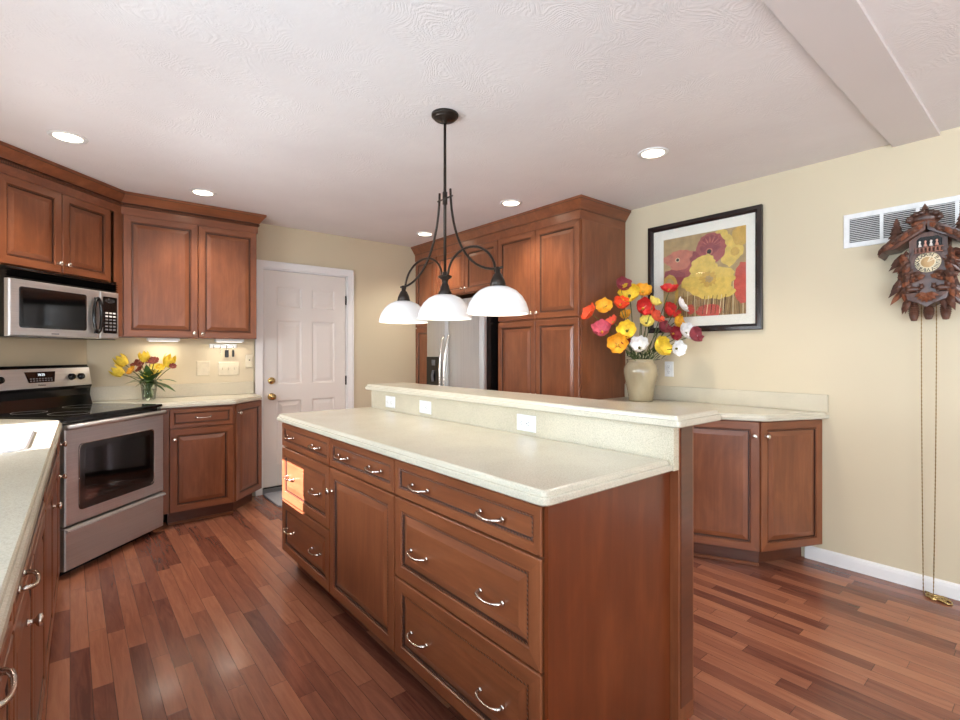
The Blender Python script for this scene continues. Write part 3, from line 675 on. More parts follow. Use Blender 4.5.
# ------------------------------------------------------------------ lights of the room
def can(x, y, label, first=[None]):
    if first[0] is None:
        r = thing('recessed_light', (x, y, HC), 0, label, 'ceiling light', 'recessed ceiling lights')
        MB().lathe([(.062, -.001), (.066, -.006), (.086, -.005), (.088, 0), (.062, 0)], 32).build('trim_ring', WPLAS, r)
        MB().lathe([(0, -.003), (.063, -.003), (.063, -.0005), (0, -.0005)], 32).build('lens', LENS, r)
        first[0] = r
    else:
        r = copy_tree(first[0]); r.location = (x, y, HC); r['label'] = label
    lamp('can_lamp', 'SPOT', (x, y, HC-.02), (0, 0, -1), (1, .89, .76), 54, spot_size=radians(125), spot_blend=.8, shadow_soft_size=.06)
can(-.008, 3.475, 'lit recessed ceiling light over the range, leftmost of all')
can(.744, 4.05, 'lit recessed ceiling light in front of the two-door corner wall cabinet')
can(2.679, 4.072, 'lit recessed ceiling light near the corner left of the refrigerator')
can(2.64, 2.803, 'lit recessed ceiling light in front of the pantry doors')
can(2.618, 1.573, 'lit recessed ceiling light near the painting, rightmost of all')
# under-cabinet lights
for x0, lab in ((.455, 'white under-cabinet light bar above the yellow flowers'), (.925, 'white under-cabinet light bar above the key rack')):
    r = thing('under_cabinet_light', (x0, 4.52, 1.362), 0, lab, 'light')
    MB().box(0, .215, 0, .06, .004, .027, 0, .003).build('housing', WPLAS, r); MB().box(.012, .203, .008, .052, 0, .004).build('lens', UCL, r)
    lamp('bar_lamp', 'AREA', (x0+.107, 4.55, 1.358), (0, 0, -1), (1, .9, .76), 1.0, shape='RECTANGLE', size=.19, size_y=.04)
# pendant: canopy, rod, curved arms, three opal bowls
PX, PY = 1.412, 1.970
pr = thing('pendant_light', (PX, PY, .01), 0, 'bronze pendant light with three white glass bowls over the island', 'pendant light')
MB().lathe([(0, (HC-.01)), (.066, (HC-.01)), (.066, (HC-.01)-.010), (.063, (HC-.01)-.014), (.056, (HC-.01)-.015), (.055, (HC-.01)-.022), (.050, (HC-.01)-.026), (.012, (HC-.01)-.030), (.010, (HC-.01)-.045), (0, (HC-.01)-.05)], 28).build('canopy', BRONZE, pr)
MB().tube([(0, 0, (HC-.01)-.04), (0, 0, 2.05), (0, 0, 1.60)], [.0065, .0075, .0075], 10).build('rod', BRONZE, pr)
MB().lathe([(0, 1.66), (.012, 1.66), (.016, 1.645), (.034, 1.640), (.034, 1.632), (.018, 1.622), (.014, 1.605), (.020, 1.59), (.026, 1.57), (.034, 1.555), (.03, 1.545), (0, 1.545)], 20).build('hub', BRONZE, pr)
MB().tube([(0, -.062, 2.018), (0, .062, 2.018)], .004, 8).tube([(0, 0, 1.99), (0, 0, 2.05)], .012, 8).build('crossbar', BRONZE, pr)
ARM = .388
for s in (-1, 1):
    P = bez((0, s*.045, 2.055), (0, s*.05, 1.86), (0, s*.14, 1.64), (0, s*ARM, 1.625), 18)+[Vector((0, s*(ARM+.03), 1.628))]
    MB().tube(P, .0058, 8).build('sweep_arm', BRONZE, pr)
    P = [(0, s*(ARM/2+.005-(ARM/2-.02)*cos(a)), 1.625+.125*sin(a)+.012*cos(a)) for a in [pi*k/20 for k in range(21)]]
    MB().tube(P, .0058, 8).build('arch_arm', BRONZE, pr)
for s, zt in ((-1, 1.55), (0, 1.55), (1, 1.55)):
    c = (0, s*ARM, 0)
    if s: MB().lathe([(0, 1.635), (.012, 1.632), (.012, 1.605), (.018, 1.60), (.030, 1.575), (.036, 1.55), (.030, 1.545), (0, 1.545)], 18, c=c).build('socket_cup', BRONZE, pr)
    dome = [(.030, 1.548), (.05, 1.545), (.08, 1.530), (.105, 1.506), (.122, 1.478), (.131, 1.450), (.134, 1.434), (.134, 1.430)]
    inner = [(.130, 1.430), (.127, 1.450), (.118, 1.476), (.102, 1.501), (.078, 1.523), (.05, 1.538), (.028, 1.541)]
    m = MB().lathe(dome+inner[:1], 40, 0, c=c); m.lathe(inner, 40, 1, c=c); sh = m.build('glass_shade', [SHADE, SHADE_IN], pr)
    MB().lathe([(0, 1.54), (.014, 1.535), (.02, 1.50), (.016, 1.475), (0, 1.465)], 14, c=c).build('bulb', LENS, sh)
    lamp('pendant_lamp', 'POINT', (PX, PY+s*ARM, 1.445), None, (1, .90, .78), 1.1, shadow_soft_size=.05)

# ------------------------------------------------------------------ wall things on the right wall (local x towards the camera)
# painting
fy0, fz0, fw2, fh2 = 2.150, 1.428, .832, .826
r = thing('framed_painting', (XR-.002, fy0, fz0), R90, 'framed flower painting in black frame with white mat on right wall', 'painting')
m = MB(); fr_ = .042
m.front(0, fw2, 0, fh2, [(0, 0), (0, -.026), (.006, -.03), (.026, -.03), (.034, -.022), (fr_, -.018), (fr_, -.006)], [(0,0)]*6+[0])
m.f.pop(); m.m.pop(); m.sm.pop(); m.build('frame', plain('black_brown_frame', lin(34, 24, 22), .22), r, fix=False)
MATB = plain('cream_mat_board', lin(240, 234, 220), .7, 0, .02)
MB().box(fr_-.004, fw2-fr_+.004, -.008, -.002, fr_-.004, fh2-fr_+.004).build('mat_board', MATB, r)
px0, px1, pz0, pz1 = .125, .728, .112, .712
ART = {'bg': lin(178, 150, 104), 'bg2': lin(150, 118, 76), 'yel': lin(222, 190, 96), 'yel2': lin(204, 164, 80), 'rose': lin(168, 88, 84), 'rose2': lin(146, 70, 74), 'sal': lin(198, 122, 100), 'dk': lin(40, 28, 26), 'cr': lin(232, 214, 170), 'stem': lin(92, 74, 44), 'red': lin(196, 84, 70)}
AK = list(ART); AM = [plain('print_'+k, ART[k], .7, 0, .16, 22) for k in AK]
pm_ = MB(); PW, PH = px1-px0, pz1-pz0; lay = [0]
def ap(pts, key):
    lay[0] += 1; y = -.0085-.00004*lay[0]
    P = [(px0+min(1, max(0, a))*PW, y, pz0+min(1, max(0, b))*PH) for a, b in pts]; pm_.add(P, [tuple(range(len(P)))], AK.index(key))
def blob(cx, cy, rx, ry, key, n=34, rag=.08, seed=0, lob=0):
    rr = random.Random(seed); ph = rr.random()*6; pts = []
    for k in range(n):
        a = 2*pi*k/n; q = 1+rag*(rr.random()-.5)*2+lob*sin(3*a+ph)+lob*.6*sin(5*a+ph*2); pts.append((cx+rx*q*cos(a), cy+ry*q*sin(a)))
    ap(pts, key)
ap([(0,0),(1,0),(1,1),(0,1)], 'bg'); ap([(0,0),(1,0),(1,.25),(.6,.33),(.3,.25),(0,.3)], 'bg2')
for k in range(26):
    x = .04+k*.037; ap([(x, 0), (x+.007, 0), (x+.03*sin(k)+.012, .3+.1*sin(k*2.1)), (x+.03*sin(k)+.006, .3+.1*sin(k*2.1))], ('stem', 'cr', 'bg')[k % 3])
blob(.83, .75, .13, .18, 'yel', seed=3, lob=.1); blob(.95, .90, .1, .12, 'yel2', seed=4); blob(.72, .93, .08, .08, 'yel', seed=5); blob(.88, .72, .05, .05, 'yel2', seed=6)
blob(.60, .80, .18, .185, 'rose', seed=8, rag=.06); blob(.60, .84, .12, .12, 'rose2', seed=9, rag=.15); 
for k in range(9): a = pi*k/8; ap([(.59+.06*cos(a), .81+.06*sin(a)), (.60+.06*cos(a), .81+.06*sin(a)), (.60+.13*cos(a), .81+.12*sin(a)), (.59+.14*cos(a), .81+.13*sin(a))], 'sal')
blob(.585, .765, .04, .04, 'sal', seed=10, rag=.1); blob(.585, .765, .028, .028, 'dk', seed=11, rag=.05)
blob(.40, .66, .12, .12, 'rose2', seed=12, lob=.1); blob(.30, .54, .14, .13, 'rose', seed=13, lob=.08); blob(.14, .50, .13, .12, 'rose2', seed=14, lob=.1)
blob(.20, .72, .18, .125, 'sal', seed=15, lob=.12); blob(.19, .72, .028, .028, 'cr', seed=16); blob(.19, .72, .02, .02, 'dk', seed=17, rag=.02)
blob(.09, .33, .11, .22, 'yel2', seed=18, rag=.05); blob(.08, .33, .08, .18, 'bg', seed=19, rag=.1)
blob(.97, .35, .10, .24, 'red', seed=20, rag=.05); blob(.58, .06, .15, .08, 'red', seed=21); blob(.36, .09, .05, .06, 'red', seed=22)
blob(.58, .40, .31, .19, 'yel', 44, .07, 23, .06); blob(.52, .60, .16, .13, 'yel', 30, .08, 24, .08); blob(.72, .27, .16, .08, 'yel', 30, .1, 25, .06); blob(.58, .44, .10, .085, 'yel2', 30, .25, 26); blob(.58, .44, .045, .04, 'bg', 20, .3, 27)
for k in range(6): x = .50+k*.05; ap([(x, .02), (x+.008, .02), (x+.035, .24), (x+.028, .24)], ('stem', 'cr', 'dk')[k % 3])
pm_.build('print', AM, r, fix=False)
MB().box(fr_-.004, fw2-fr_+.004, -.016, -.0145, fr_-.004, fh2-fr_+.004).build('glass', PANE, r)
# return-air grille
r = thing('air_grille', (XR, .876, 1.890), R90, 'long white return air grille on right wall behind the clock', 'vent')
gw, gh = .82, .197; m = MB().front(0, gw, 0, gh, [(0, 0), (0, -.006), (.004, -.009), (.028, -.009), (.03, -.004)], [(0,0)]*4+[0]); m.f.pop(); m.m.pop(); m.sm.pop()
m.box(.028, gw-.028, -.0035, -.001, .026, gh-.026, 1)
for k in range(1, 5): x = .024+k*(gw-.048)/5; m.box(x-.008, x+.008, -.009, -.001, .026, gh-.026)
m.build('frame', [WPLAS, DARKSLOT], r, fix=False)
for p5 in range(5):
    m = MB(); xa = .024+p5*(gw-.048)/5+.008; xb = xa+(gw-.048)/5-.016
    for k in range(13):
        z = .033+k*.0105; m.add([(xa,-.0035,z+.006),(xb,-.0035,z+.006),(xb,-.0095,z),(xa,-.0095,z)], [(0,1,2,3)])
    m.build('louvre_panel', WPLAS, r, fix=False)

# cuckoo clock
CWD = wood('carved_walnut', (30, 30, 9), lin(44, 25, 18), lin(82, 50, 37), lin(124, 82, 62), .42)
CWR = wood('carved_walnut_red', (30, 30, 9), lin(84, 44, 28), lin(122, 70, 46), lin(152, 96, 66), .42)
CREAM = plain('bone_dial', lin(226, 208, 172), .5)
CHAIN = plain('brass_chain', lin(150, 122, 78), .4, .8)
CY, CZ = .487, 1.40
ck = thing('cuckoo_clock', (XR-.002, CY, CZ), R90, 'carved dark wood cuckoo clock with pine cone weights hanging on right wall', 'clock')
def cz(zy): return 1.745-(zy-400)*.00108-CZ
def cx(zx): return (zx-292)*.00087
def slabf(poly, y0, y1, jit=0, seed=1):
    """polygon in x-z, thick from y0 (back) to y1 (front)"""
    rr = random.Random(seed); n = len(poly); A = 0
    for i in range(n): A += poly[i-1][0]*poly[i][1]-poly[i][0]*poly[i-1][1]
    if A < 0: poly = poly[::-1]
    vs = [(x, y0, z) for x, z in poly]+[(x*.97+.03*sum(p[0] for p in poly)/n, y1+jit*rr.uniform(-1, 1), z*.97+.03*sum(p[1] for p in poly)/n) for x, z in poly]
    return vs, [tuple(range(n))]+[tuple(n+i for i in reversed(range(n)))]+[(i, n+i, n+(i+1) % n, (i+1) % n) for i in range(n)]
m = MB(); m.add(*slabf([(cx(205), cz(250)), (cx(380), cz(250)), (cx(385), cz(500)), (cx(360), cz(570)), (cx(292), cz(612)), (cx(225), cz(570)), (cx(200), cz(500))], 0, -.11)); m.build('case', CWD, ck)
for s in (-1, 1):
    m = MB(); m.add(*slabf([(s*cx(285), cz(222)), (s*cx(292+100), cz(265)), (s*.135, cz(288)), (s*.198, cz(330)), (s*.192, cz(358)), (s*.172, cz(330)), (s*.10, cz(318)), (s*.03, cz(258)), (0, cz(250))] if False else [(0, cz(205)), (s*.075, cz(238)), (s*.135, cz(278)), (s*.178, cz(300)), (s*.200, cz(325)), (s*.197, cz(358)), (s*.178, cz(332)), (s*.125, cz(326)), (s*.060, cz(282)), (0, cz(248))], 0, -.15, .006, 3)); m.build('roof_slope', CWD, ck)
# top ornament: bushy carved crest with a small peak
m = MB(); m.lathe([(0, -.03), (.05, -.025), (.068, 0), (.06, .022), (.03, .04), (0, .046)], 14, c=(-.012, -.10, cz(190)), sy=.6)
for k in range(10):
    a = pi*k/9; m.lathe([(0, -.016), (.018, -.004), (.014, .01), (0, .016)], 8, c=(-.012+.058*cos(a), -.125+.01*sin(k*2.), cz(195)+.032*sin(a)))
m.lathe([(.016, 0), (.012, .012), (0, .034)], 8, c=(-.012, -.11, cz(148))); m.build('crest', CWD, ck)
m = MB(); m.lathe([(0, -.022), (.045, -.016), (.052, 0), (.03, .012), (0, .016)], 14, c=(-.016, -.125, cz(212)), sy=.5); m.build('crest_bowl', CWR, ck)
def fir(x, zb, h, w, y):
    m = MB(); n = 5
    for k in range(n):
        z = zb+h*k/n*.85; rr_ = w*(1-k/n*.8); m.lathe([(rr_, z), (rr_*.75, z+.012), (rr_*.25, z+h/n*1.25), (0, z+h/n*1.4)], 9, c=(x, y, 0), sy=.6, smooth=False)
    m.build('fir_tree', CWD, ck)
fir(cx(145), cz(285), .135, .046, -.10); fir(-cx(145)+.002, cz(285), .14, .048, -.10)
def leaf(x, z, ang, ln, w, y, mat=CWD):
    m = MB(); P = [(0, 0, 0), (.35*ln, -.008, w), (.7*ln, -.010, w*.7), (ln, 0, 0), (.7*ln, -.010, -w*.7), (.35*ln, -.008, -w), (.5*ln, -.02, 0), (0, .006, 0), (.5*ln, .004, 0)]
    m.add(P, [(0,1,6),(1,2,6),(2,3,6),(3,4,6),(4,5,6),(5,0,6),(0,8,1),(1,8,2),(2,8,3),(3,8,4),(4,8,5),(5,8,0)])
    m.xf(Matrix.Translation((x, y, z)) @ Matrix.Rotation(-ang, 4, 'Y')); m.build('carved_leaf', mat, ck)
rl = random.Random(5)
for s in (-1, 1):
    for k in range(17):
        t = k/16; z = cz(345)+(cz(560)-cz(345))*t; x = s*(.066+.014*sin(k*1.7)); a = (-.35-.75*t-rl.random()*.45)
        ang = a if s > 0 else pi-a
        leaf(x, z, ang, .075+.04*rl.random()+(.025 if 8 < k < 14 else 0), .015+.005*rl.random(), -.085-.03*rl.random(), CWR if k % 5 == 2 else CWD)
    for k in range(5):
        leaf(s*(.02+.012*k), cz(450)-.008*k, (-.15+.12*k) if s > 0 else pi+.15-.12*k, .06, .013, -.112, CWD)
for s in (-1, 1):
    for k in range(14):      # overlapping leaves over the front of the case
        t = k/13; z = cz(352)-(cz(352)-cz(545))*t; x = s*(.084-.012*sin(t*pi)); a = -1.05-.5*rl.random()
        leaf(x, z+.02, a if s > 0 else pi-a, .055+.02*rl.random(), .012+.004*rl.random(), -.116-.012*rl.random(), CWR if k % 4 == 1 else CWD)
    for k in range(7):       # fringe of leaves under the dial
        leaf(s*(.008+.009*k), cz(462)+.006*sin(k*2.), (-.5-.10*k) if s > 0 else pi+.5+.10*k, .05, .012, -.118, CWR if k % 3 == 0 else CWD)
    for k in range(9):       # shingle-like leaves on the roof slopes
        t = k/8; x = s*(.03+.15*t); z = cz(222)-(cz(222)-cz(312))*t; a = -.75-.25*rl.random()
        leaf(x-s*.02, z+.006, a if s > 0 else pi-a, .058, .013, -.150-.006*(k % 2), CWD if k % 3 else CWR)
# stage window with dancers, balcony
m = MB(); m.add(*slabf([(cx(240), cz(327)), (cx(240), cz(292)), (cx(260), cz(278)), (cx(335), cz(278)), (cx(355), cz(292)), (cx(355), cz(327))], -.108, -.114)); m.build('stage', BLACK, ck)
dcol = [plain('dancer_white', lin(226, 214, 202), .6), plain('dancer_rose', lin(206, 150, 130), .6)]
for k in range(4):
    x = cx(257)+k*.022
    m = MB(); m.lathe([(0, 0), (.008, 0), (.006, .01), (.003, .018), (.0055, .023), (.0045, .03), (0, .032)], 8, c=(x, -.119, cz(326))); m.build('dancer', dcol[k % 2 if k else 0], ck)
m = MB()
for k in range(7):
    x = cx(240)+k*.0155; m.lathe([(.004, 0), (.006, .006), (.0045, .014), (.006, .022)], 8, c=(x, -.128, cz(355)))
m.box(cx(232), cx(362), -.136, -.11, cz(358), cz(354)); m.box(cx(232), cx(362), -.134, -.122, cz(335), cz(331)); m.build('balcony', CWR, ck)
# dial
dz_ = cz(402); DRr = .052
dl = MB().lathe([(0, -.004), (DRr-.004, -.004), (DRr, -.001), (DRr, 0)], 40, c=(0, -.114, dz_), axis='y').build('dial', CREAM, ck)
MB().lathe([(0, -.002), (.026, -.002), (.027, 0)], 30, c=(0, -.118, dz_), axis='y').build('dial_centre', plain('dial_disc', lin(196, 160, 112), .5), dl)
rom = ['XII', 'I', 'II', 'III', 'IIII', 'V', 'VI', 'VII', 'VIII', 'IX', 'X', 'XI']
for k, tx in enumerate(rom):
    a = 2*pi*k/12; t = text_mesh(tx, .026, 'numeral', BLACK, dl, (0, 0, 0)); t.matrix_local = Matrix.Translation((.0395*sin(a), -.1188, dz_+.0395*cos(a))) @ Matrix.Rotation(a, 4, 'Y') @ Matrix.Rotation(pi/2, 4, 'X')
for a, ln in ((radians(28), .030), (radians(62), .040)):
    m = MB(); m.add([(-.002, -.122, 0), (.002, -.122, 0), (.003, -.122, ln*.7), (0, -.122, ln), (-.003, -.122, ln*.7)], [(0,1,2,3,4)]); m.add([(-.002, -.121, 0), (.002, -.121, 0), (.003, -.121, ln*.7), (0, -.121, ln), (-.003, -.121, ln*.7)], [(4,3,2,1,0)])
    m.xf(Matrix.Translation((0, 0, dz_)) @ Matrix.Rotation(a, 4, 'Y')); m.build('hand', CREAM, dl, fix=False)
# carved base: ledge, two crouching animals, leaf boss
m = MB(); m.add(*slabf([(cx(195), cz(548)), (cx(390), cz(548)), (cx(382), cz(580)), (cx(330), cz(596)), (cx(292), cz(618)), (cx(250), cz(596)), (cx(202), cz(580))], 0, -.145, .003)); m.build('base_ledge', CWD, ck)
for s in (-1, 1):
    x = s*.058; m = MB(); zb = cz(548)
    m.lathe([(0, -.03), (.012, -.026), (.017, -.008), (.015, .012), (.009, .028), (0, .032)], 12, c=(x, -.125, zb+.02), axis='x')
    m.lathe([(0, -.013), (.010, -.008), (.011, .002), (.006, .012), (0, .014)], 10, c=(x-s*.034, -.128, zb+.032))
    for dx in (-.02, .018): m.tube([(x+dx, -.125, zb+.018), (x+dx+.002, -.13, zb)], [.007, .005], 7)
    for e in (-1, 1): m.lathe([(.003, 0), (0, .01)], 6, c=(x-s*.034+e*.006, -.128, zb+.043))
    m.build('carved_bear', CWD, ck)
for k in range(7): leaf(cx(292), cz(552), -pi/2+(k-3)*.42, .05, .012, -.148, CWR)
# pine cone weights and chains
def cone(x, zt_, h):
    m = MB(); prof = [(0, 0), (.010, 0)]; n = 9
    for k in range(n):
        t = k/n; rr_ = .024*(sin(pi*(.22+.7*t))**.7); prof += [(rr_, -h*t-.002), (rr_*.86, -h*(t+.8/n))]
    prof += [(.004, -h), (0, -h)]
    m.lathe(prof, 14, c=(x, -.075, zt_), smooth=False); m.build('pine_cone_weight', CWD, ck)
for x, t_ in ((cx(222), 590), (cx(290), 606), (cx(365), 588)): cone(x, cz(t_), .098 if t_ < 600 else .075)
for x0, x1 in ((cx(254), cx(263)), (cx(322), cx(308))):
    n = 150; m = MB(); zt_ = cz(590); P = [(x0+(x1-x0)*(k/n)**2, -.06+.035*sin(pi*k/n)*0, zt_+(-CZ+.004-zt_)*k/n) for k in range(n+1)]
    m.tube(P, [.0030 if k % 2 else .0017 for k in range(n+1)], 6, smooth=False); m.build('chain', CHAIN, ck)
P = [(cx(300)+.035*sin(k*.9)+.0009*k, -.06-.03*cos(k*.63)-.0006*k, -CZ+.006+.003*sin(k*1.7)) for k in range(60)]
MB().tube(P, .004, 6).build('chain_coil', BRASS, ck)

# ------------------------------------------------------------------ back wall things near the range
YW = YD-.001
r = thing('key_rack', (.905, YW, 1.315), 0, 'white key rack with hooks on wall beside the white door', 'key rack')
MB().box(0, .212, -.014, 0, 0, .036, 0, .003).build('board', WPLAS, r)
for k in range(4): x = .03+k*.05; MB().tube([(x, -.014, .022), (x, -.026, .018), (x, -.03, .008), (x, -.024, .0), (x, -.018, .004)], .0025, 6).build('hook', BRONZE, r)
for k, lab, h, w_ in ((1, 'small bare key on the left of the key rack', .035, .004), (2, 'black key fob hanging in the middle of the key rack', .062, .015), (3, 'slim black key fob hanging at the right of the key rack', .058, .009)):
    t = thing('key' if k == 1 else 'key_fob', (.905+.03+k*.05, YW-.024, 1.318-h-.02), 0, lab, 'key')
    m = MB()
    P = [(.006*cos(a), 0, h+.012+.008*sin(a)) for a in [2*pi*i/12 for i in range(13)]]; m.tube(P, .0013, 5, cap=False); m.build('ring', CHROME, t)
    MB().box(-w_, w_, -.005, .005, 0, h, 0, .002).build('blade' if k == 1 else 'fob', CHROME if k == 1 else BLACK, t)
r = thing('blank_plate', (.861, YW, 1.145), 0, 'blank almond wall plate beside the key rack', 'wall plate')
MB().front(-.05, .05, -.062, .062, [(0, 0), (0, -.003), (.005, -.006)], [(0,0),(0,0),0]).build('plate', IVORY, r)
for x in (-.0, ): MB().lathe([(0, -.0075), (.003, -.0075), (.004, -.006)], 10, c=(x, 0, .04), axis='y').build('screw', IVORY, r)
r = thing('switch_plate', (1.055, YW, 1.138), 0, 'three-gang almond switch plate under the hanging keys', 'switch')
MB().front(-.083, .083, -.058, .058, [(0, 0), (0, -.003), (.005, -.006)], [(0,0),(0,0),0]).build('plate', IVORY, r)
for k in (-1, 0, 1): MB().box(k*.047-.005, k*.047+.005, -.016, -.006, -.012, .012, 0, .001).build('toggle', IVORY, r)
r = thing('switch_plate', (1.222, YW, 1.20), 0, 'narrow almond switch plate beside the door casing', 'switch')
MB().front(-.03, .03, -.058, .058, [(0, 0), (0, -.003), (.005, -.006)], [(0,0),(0,0),0]).build('plate', IVORY, r)
MB().lathe([(0, -.010), (.005, -.010), (.006, -.006)], 12, c=(0, 0, .01), axis='y').build('button', BLACK, r)
# door mat
m = MB().prism_z(rrect(-.40, .40, -.23, .23, .05, 4), [(0, 0.001), (0, .016), (.006, .020)]); o = m.build('door_mat', MAT_MAT); o.location = (1.72, 4.395, 0); tag(o, 'grey woven mat on the floor in front of the white door', 'mat')

# ------------------------------------------------------------------ flowers
fwv = Vector((sin(TH), cos(TH), 0)); rtv = Vector((cos(TH), -sin(TH), 0))
def ray(u, v, d): return Vector((0, 0, 1.273))+fwv*d+rtv*((u-480)/494*d)+Vector((0, 0, -(v-353)/494*d))
STEM = plain('green_stem', lin(84, 96, 48), .6, 0, .2); LEAFG = plain('leaf_green', lin(66, 98, 44), .5, 0, .3); LEAFD = plain('dark_leaf', lin(36, 54, 26), .5, 0, .3)
FC = {'orange': lin(232, 84, 38), 'red': lin(206, 46, 40), 'darkred': lin(140, 26, 36), 'yellow': lin(246, 206, 62), 'gold': lin(238, 172, 44), 'white': lin(246, 242, 236), 'pink': lin(206, 96, 112), 'maroon': lin(142, 56, 66), 'coral': lin(230, 96, 66), 'pale': lin(242, 222, 110)}
FM = {k: plain('petal_'+k, c, .65, 0, .20, 45) for k, c in FC.items()}
CENT = plain('poppy_centre', lin(96, 92, 34), .7, 0, .3); CENTY = plain('poppy_centre_yellow', lin(214, 176, 60), .7, 0, .3)
def blossom(m, R, openn, rr, petals=4):
    """cup of overlapping ruffled petals opening towards +z"""
    for p in range(petals):
        a0 = 2*pi*p/petals+rr.uniform(-.2, .2); wdt = 2*pi/petals*.78; nu, nv = 10, 6; vs = []; fs = []; lift = (.0 if p % 2 else .10); f1, f2 = rr.uniform(0, 6), rr.uniform(0, 6)
        for j in range(nv+1):
            t = j/nv; th = openn*t
            for i in range(nu+1):
                s = i/nu*2-1; ed = t**2.2; rad = R*(sin(min(th, 1.5))/sin(min(openn, 1.5)))*(1-.14*s*s*t)*(1+ed*.07*sin(9*s+f1)); z = R*(1-cos(th))*1.1+lift*R*t
                a = a0+s*wdt*(.35+.65*t**.6); wv = R*ed*(.10*sin(s*6+f1)+.06*sin(s*13+f2))
                vs.append((rad*cos(a), rad*sin(a), z+wv))
        for j in range(nv):
            for i in range(nu): fs.append((j*(nu+1)+i, j*(nu+1)+i+1, (j+1)*(nu+1)+i+1, (j+1)*(nu+1)+i))
        m.add(vs, fs, 0, True)
# ceramic vase
vx, vy, vz = 3.280, 2.072, .914
CER = NT('glazed_ceramic'); fz_ = noise(CER, CER.coords((3, 3, 1.5)), 2, 4); CER.l(CER.ramp(fz_, [(.3, lin(146, 132, 104)), (.7, lin(182, 168, 138))]), CER.b.inputs['Base Color']); CER.set(Roughness=.12, Coat_Weight=.4)
prof = [(0, .002), (.082, .002), (.088, .008), (.092, .05), (.103, .11), (.116, .17), (.1225, .21), (.1235, .235), (.117, .262), (.104, .281), (.097, .290), (.096, .298), (.101, .306), (.102, .311), (.096, .314), (.088, .306), (.088, .285), (.11, .25), (.11, .2), (.08, .03), (0, .02)]
o = MB().lathe(prof, 40).build('ceramic_vase', CER.m); o.location = (vx, vy, vz); tag(o, 'beige glazed ceramic vase holding poppies on the desk counter', 'vase')
mouth = Vector((vx, vy, vz+.30))
POP = [(170,250,'orange',50,'orange-red poppy at the far left of the large bouquet'), (265,215,'gold',46,'golden poppy right beside the far left orange-red poppy'), (365,200,'orange',42,'small orange-red poppy under the big top yellow poppy'),
 (375,92,'maroon',42,'dusky maroon poppy bud at the top left of the large bouquet'), (415,145,'yellow',56,'big yellow poppy near the top of the large bouquet'), (500,120,'gold',44,'golden poppy at the very top centre of the large bouquet'),
 (655,105,'red',46,'red poppy standing highest in front of the painting'), (745,205,'white',46,'white cupped poppy in front of the lower painting'), (505,225,'red',50,'open red poppy with yellow centre in the middle of the bouquet'),
 (580,275,'coral',46,'coral poppy just below the open red poppy'), (665,245,'red',52,'wide red poppy left of the white cupped poppy'), (395,265,'gold',32,'small golden poppy turned away under the orange-red one'),
 (310,305,'coral',36,'small coral poppy above the pink poppy at left'), (250,360,'pink',50,'pink poppy low at the left of the large bouquet'), (400,360,'yellow',52,'yellow poppy with greenish centre left of the stems'),
 (520,310,'pale',38,'pale yellow poppy seen from behind among the stems'), (570,190,'pale',36,'pale yellow poppy behind the red ones at top'), (345,445,'gold',56,'golden open poppy at the lower left above the vase'),
 (475,455,'white',50,'white poppy with yellow centre right above the vase mouth'), (605,460,'yellow',56,'bright yellow poppy low on the right above the vase'), (710,470,'white',44,'white poppy lowest at the right of the bouquet'),
 (765,370,'white',52,'large white poppy at the right side of the bouquet'), (710,310,'gold',40,'golden poppy just above the large right white poppy'), (690,380,'darkred',40,'dark red poppy left of the large right white poppy'),
 (805,390,'maroon',44,'dusky maroon poppy at the far right of the bouquet'), (620,345,'maroon',40,'dusky mauve poppy in the middle right of the bouquet'), (395,425,'darkred',26,'little dark red poppy bud behind the lower golden poppy')]
rp = random.Random(11)
for k, (zx, zy, c, sz, lab) in enumerate(POP):
    u, v = 560+zx/6, 270+zy/6
    d = 3.68
    while True:
        p = ray(u, v, d)
        if p.x < XR-.075 and p.y < yp1-.09: break
        d -= .01
    d -= rp.uniform(0, .10)+(.14 if zy >= 350 else 0); p = ray(u, v, d); R = sz/6*d/494*1.12
    out = (p-mouth); side = rtv*((u-641)/53); nrm = (-fwv*.8+side*.75+Vector((0, 0, .35+.5*(340-v)/60))).normalized()
    nrm = (nrm+Vector((rp.uniform(-.5,.5), rp.uniform(-.5,.5), rp.uniform(-.3,.4)))).normalized()
    t = thing('poppy', tuple(mouth), 0, lab, 'flower', 'poppies in the ceramic vase')
    base = p-nrm*R*.5-mouth
    foot = Vector((rp.uniform(-.05,.05), rp.uniform(-.05,.05), -.06))
    MB().tube(bez(foot, foot*.6+Vector((base.x*.25, base.y*.25, .10)), base*.75+Vector((0, 0, .02))-nrm*.03, base, 12), .0032, 6).build('stem', STEM, t)
    m = MB(); op = rp.uniform(1.0, 1.45) if c not in ('maroon', 'pink') else 1.5; blossom(m, R, op, rp)
    q = nrm.to_track_quat('Z', 'Y').to_matrix().to_4x4(); m.xf(Matrix.Translation(base) @ q); m.build('petals', FM[c], t, fix=False)
    m = MB().lathe([(0, .0), (.10*R+.002, .06*R), (.15*R, .22*R), (.09*R, .32*R), (0, .34*R)], 10); m.xf(Matrix.Translation(base) @ q); m.build('centre', CENT if c in ('white', 'yellow', 'pale') else CENTY, t)
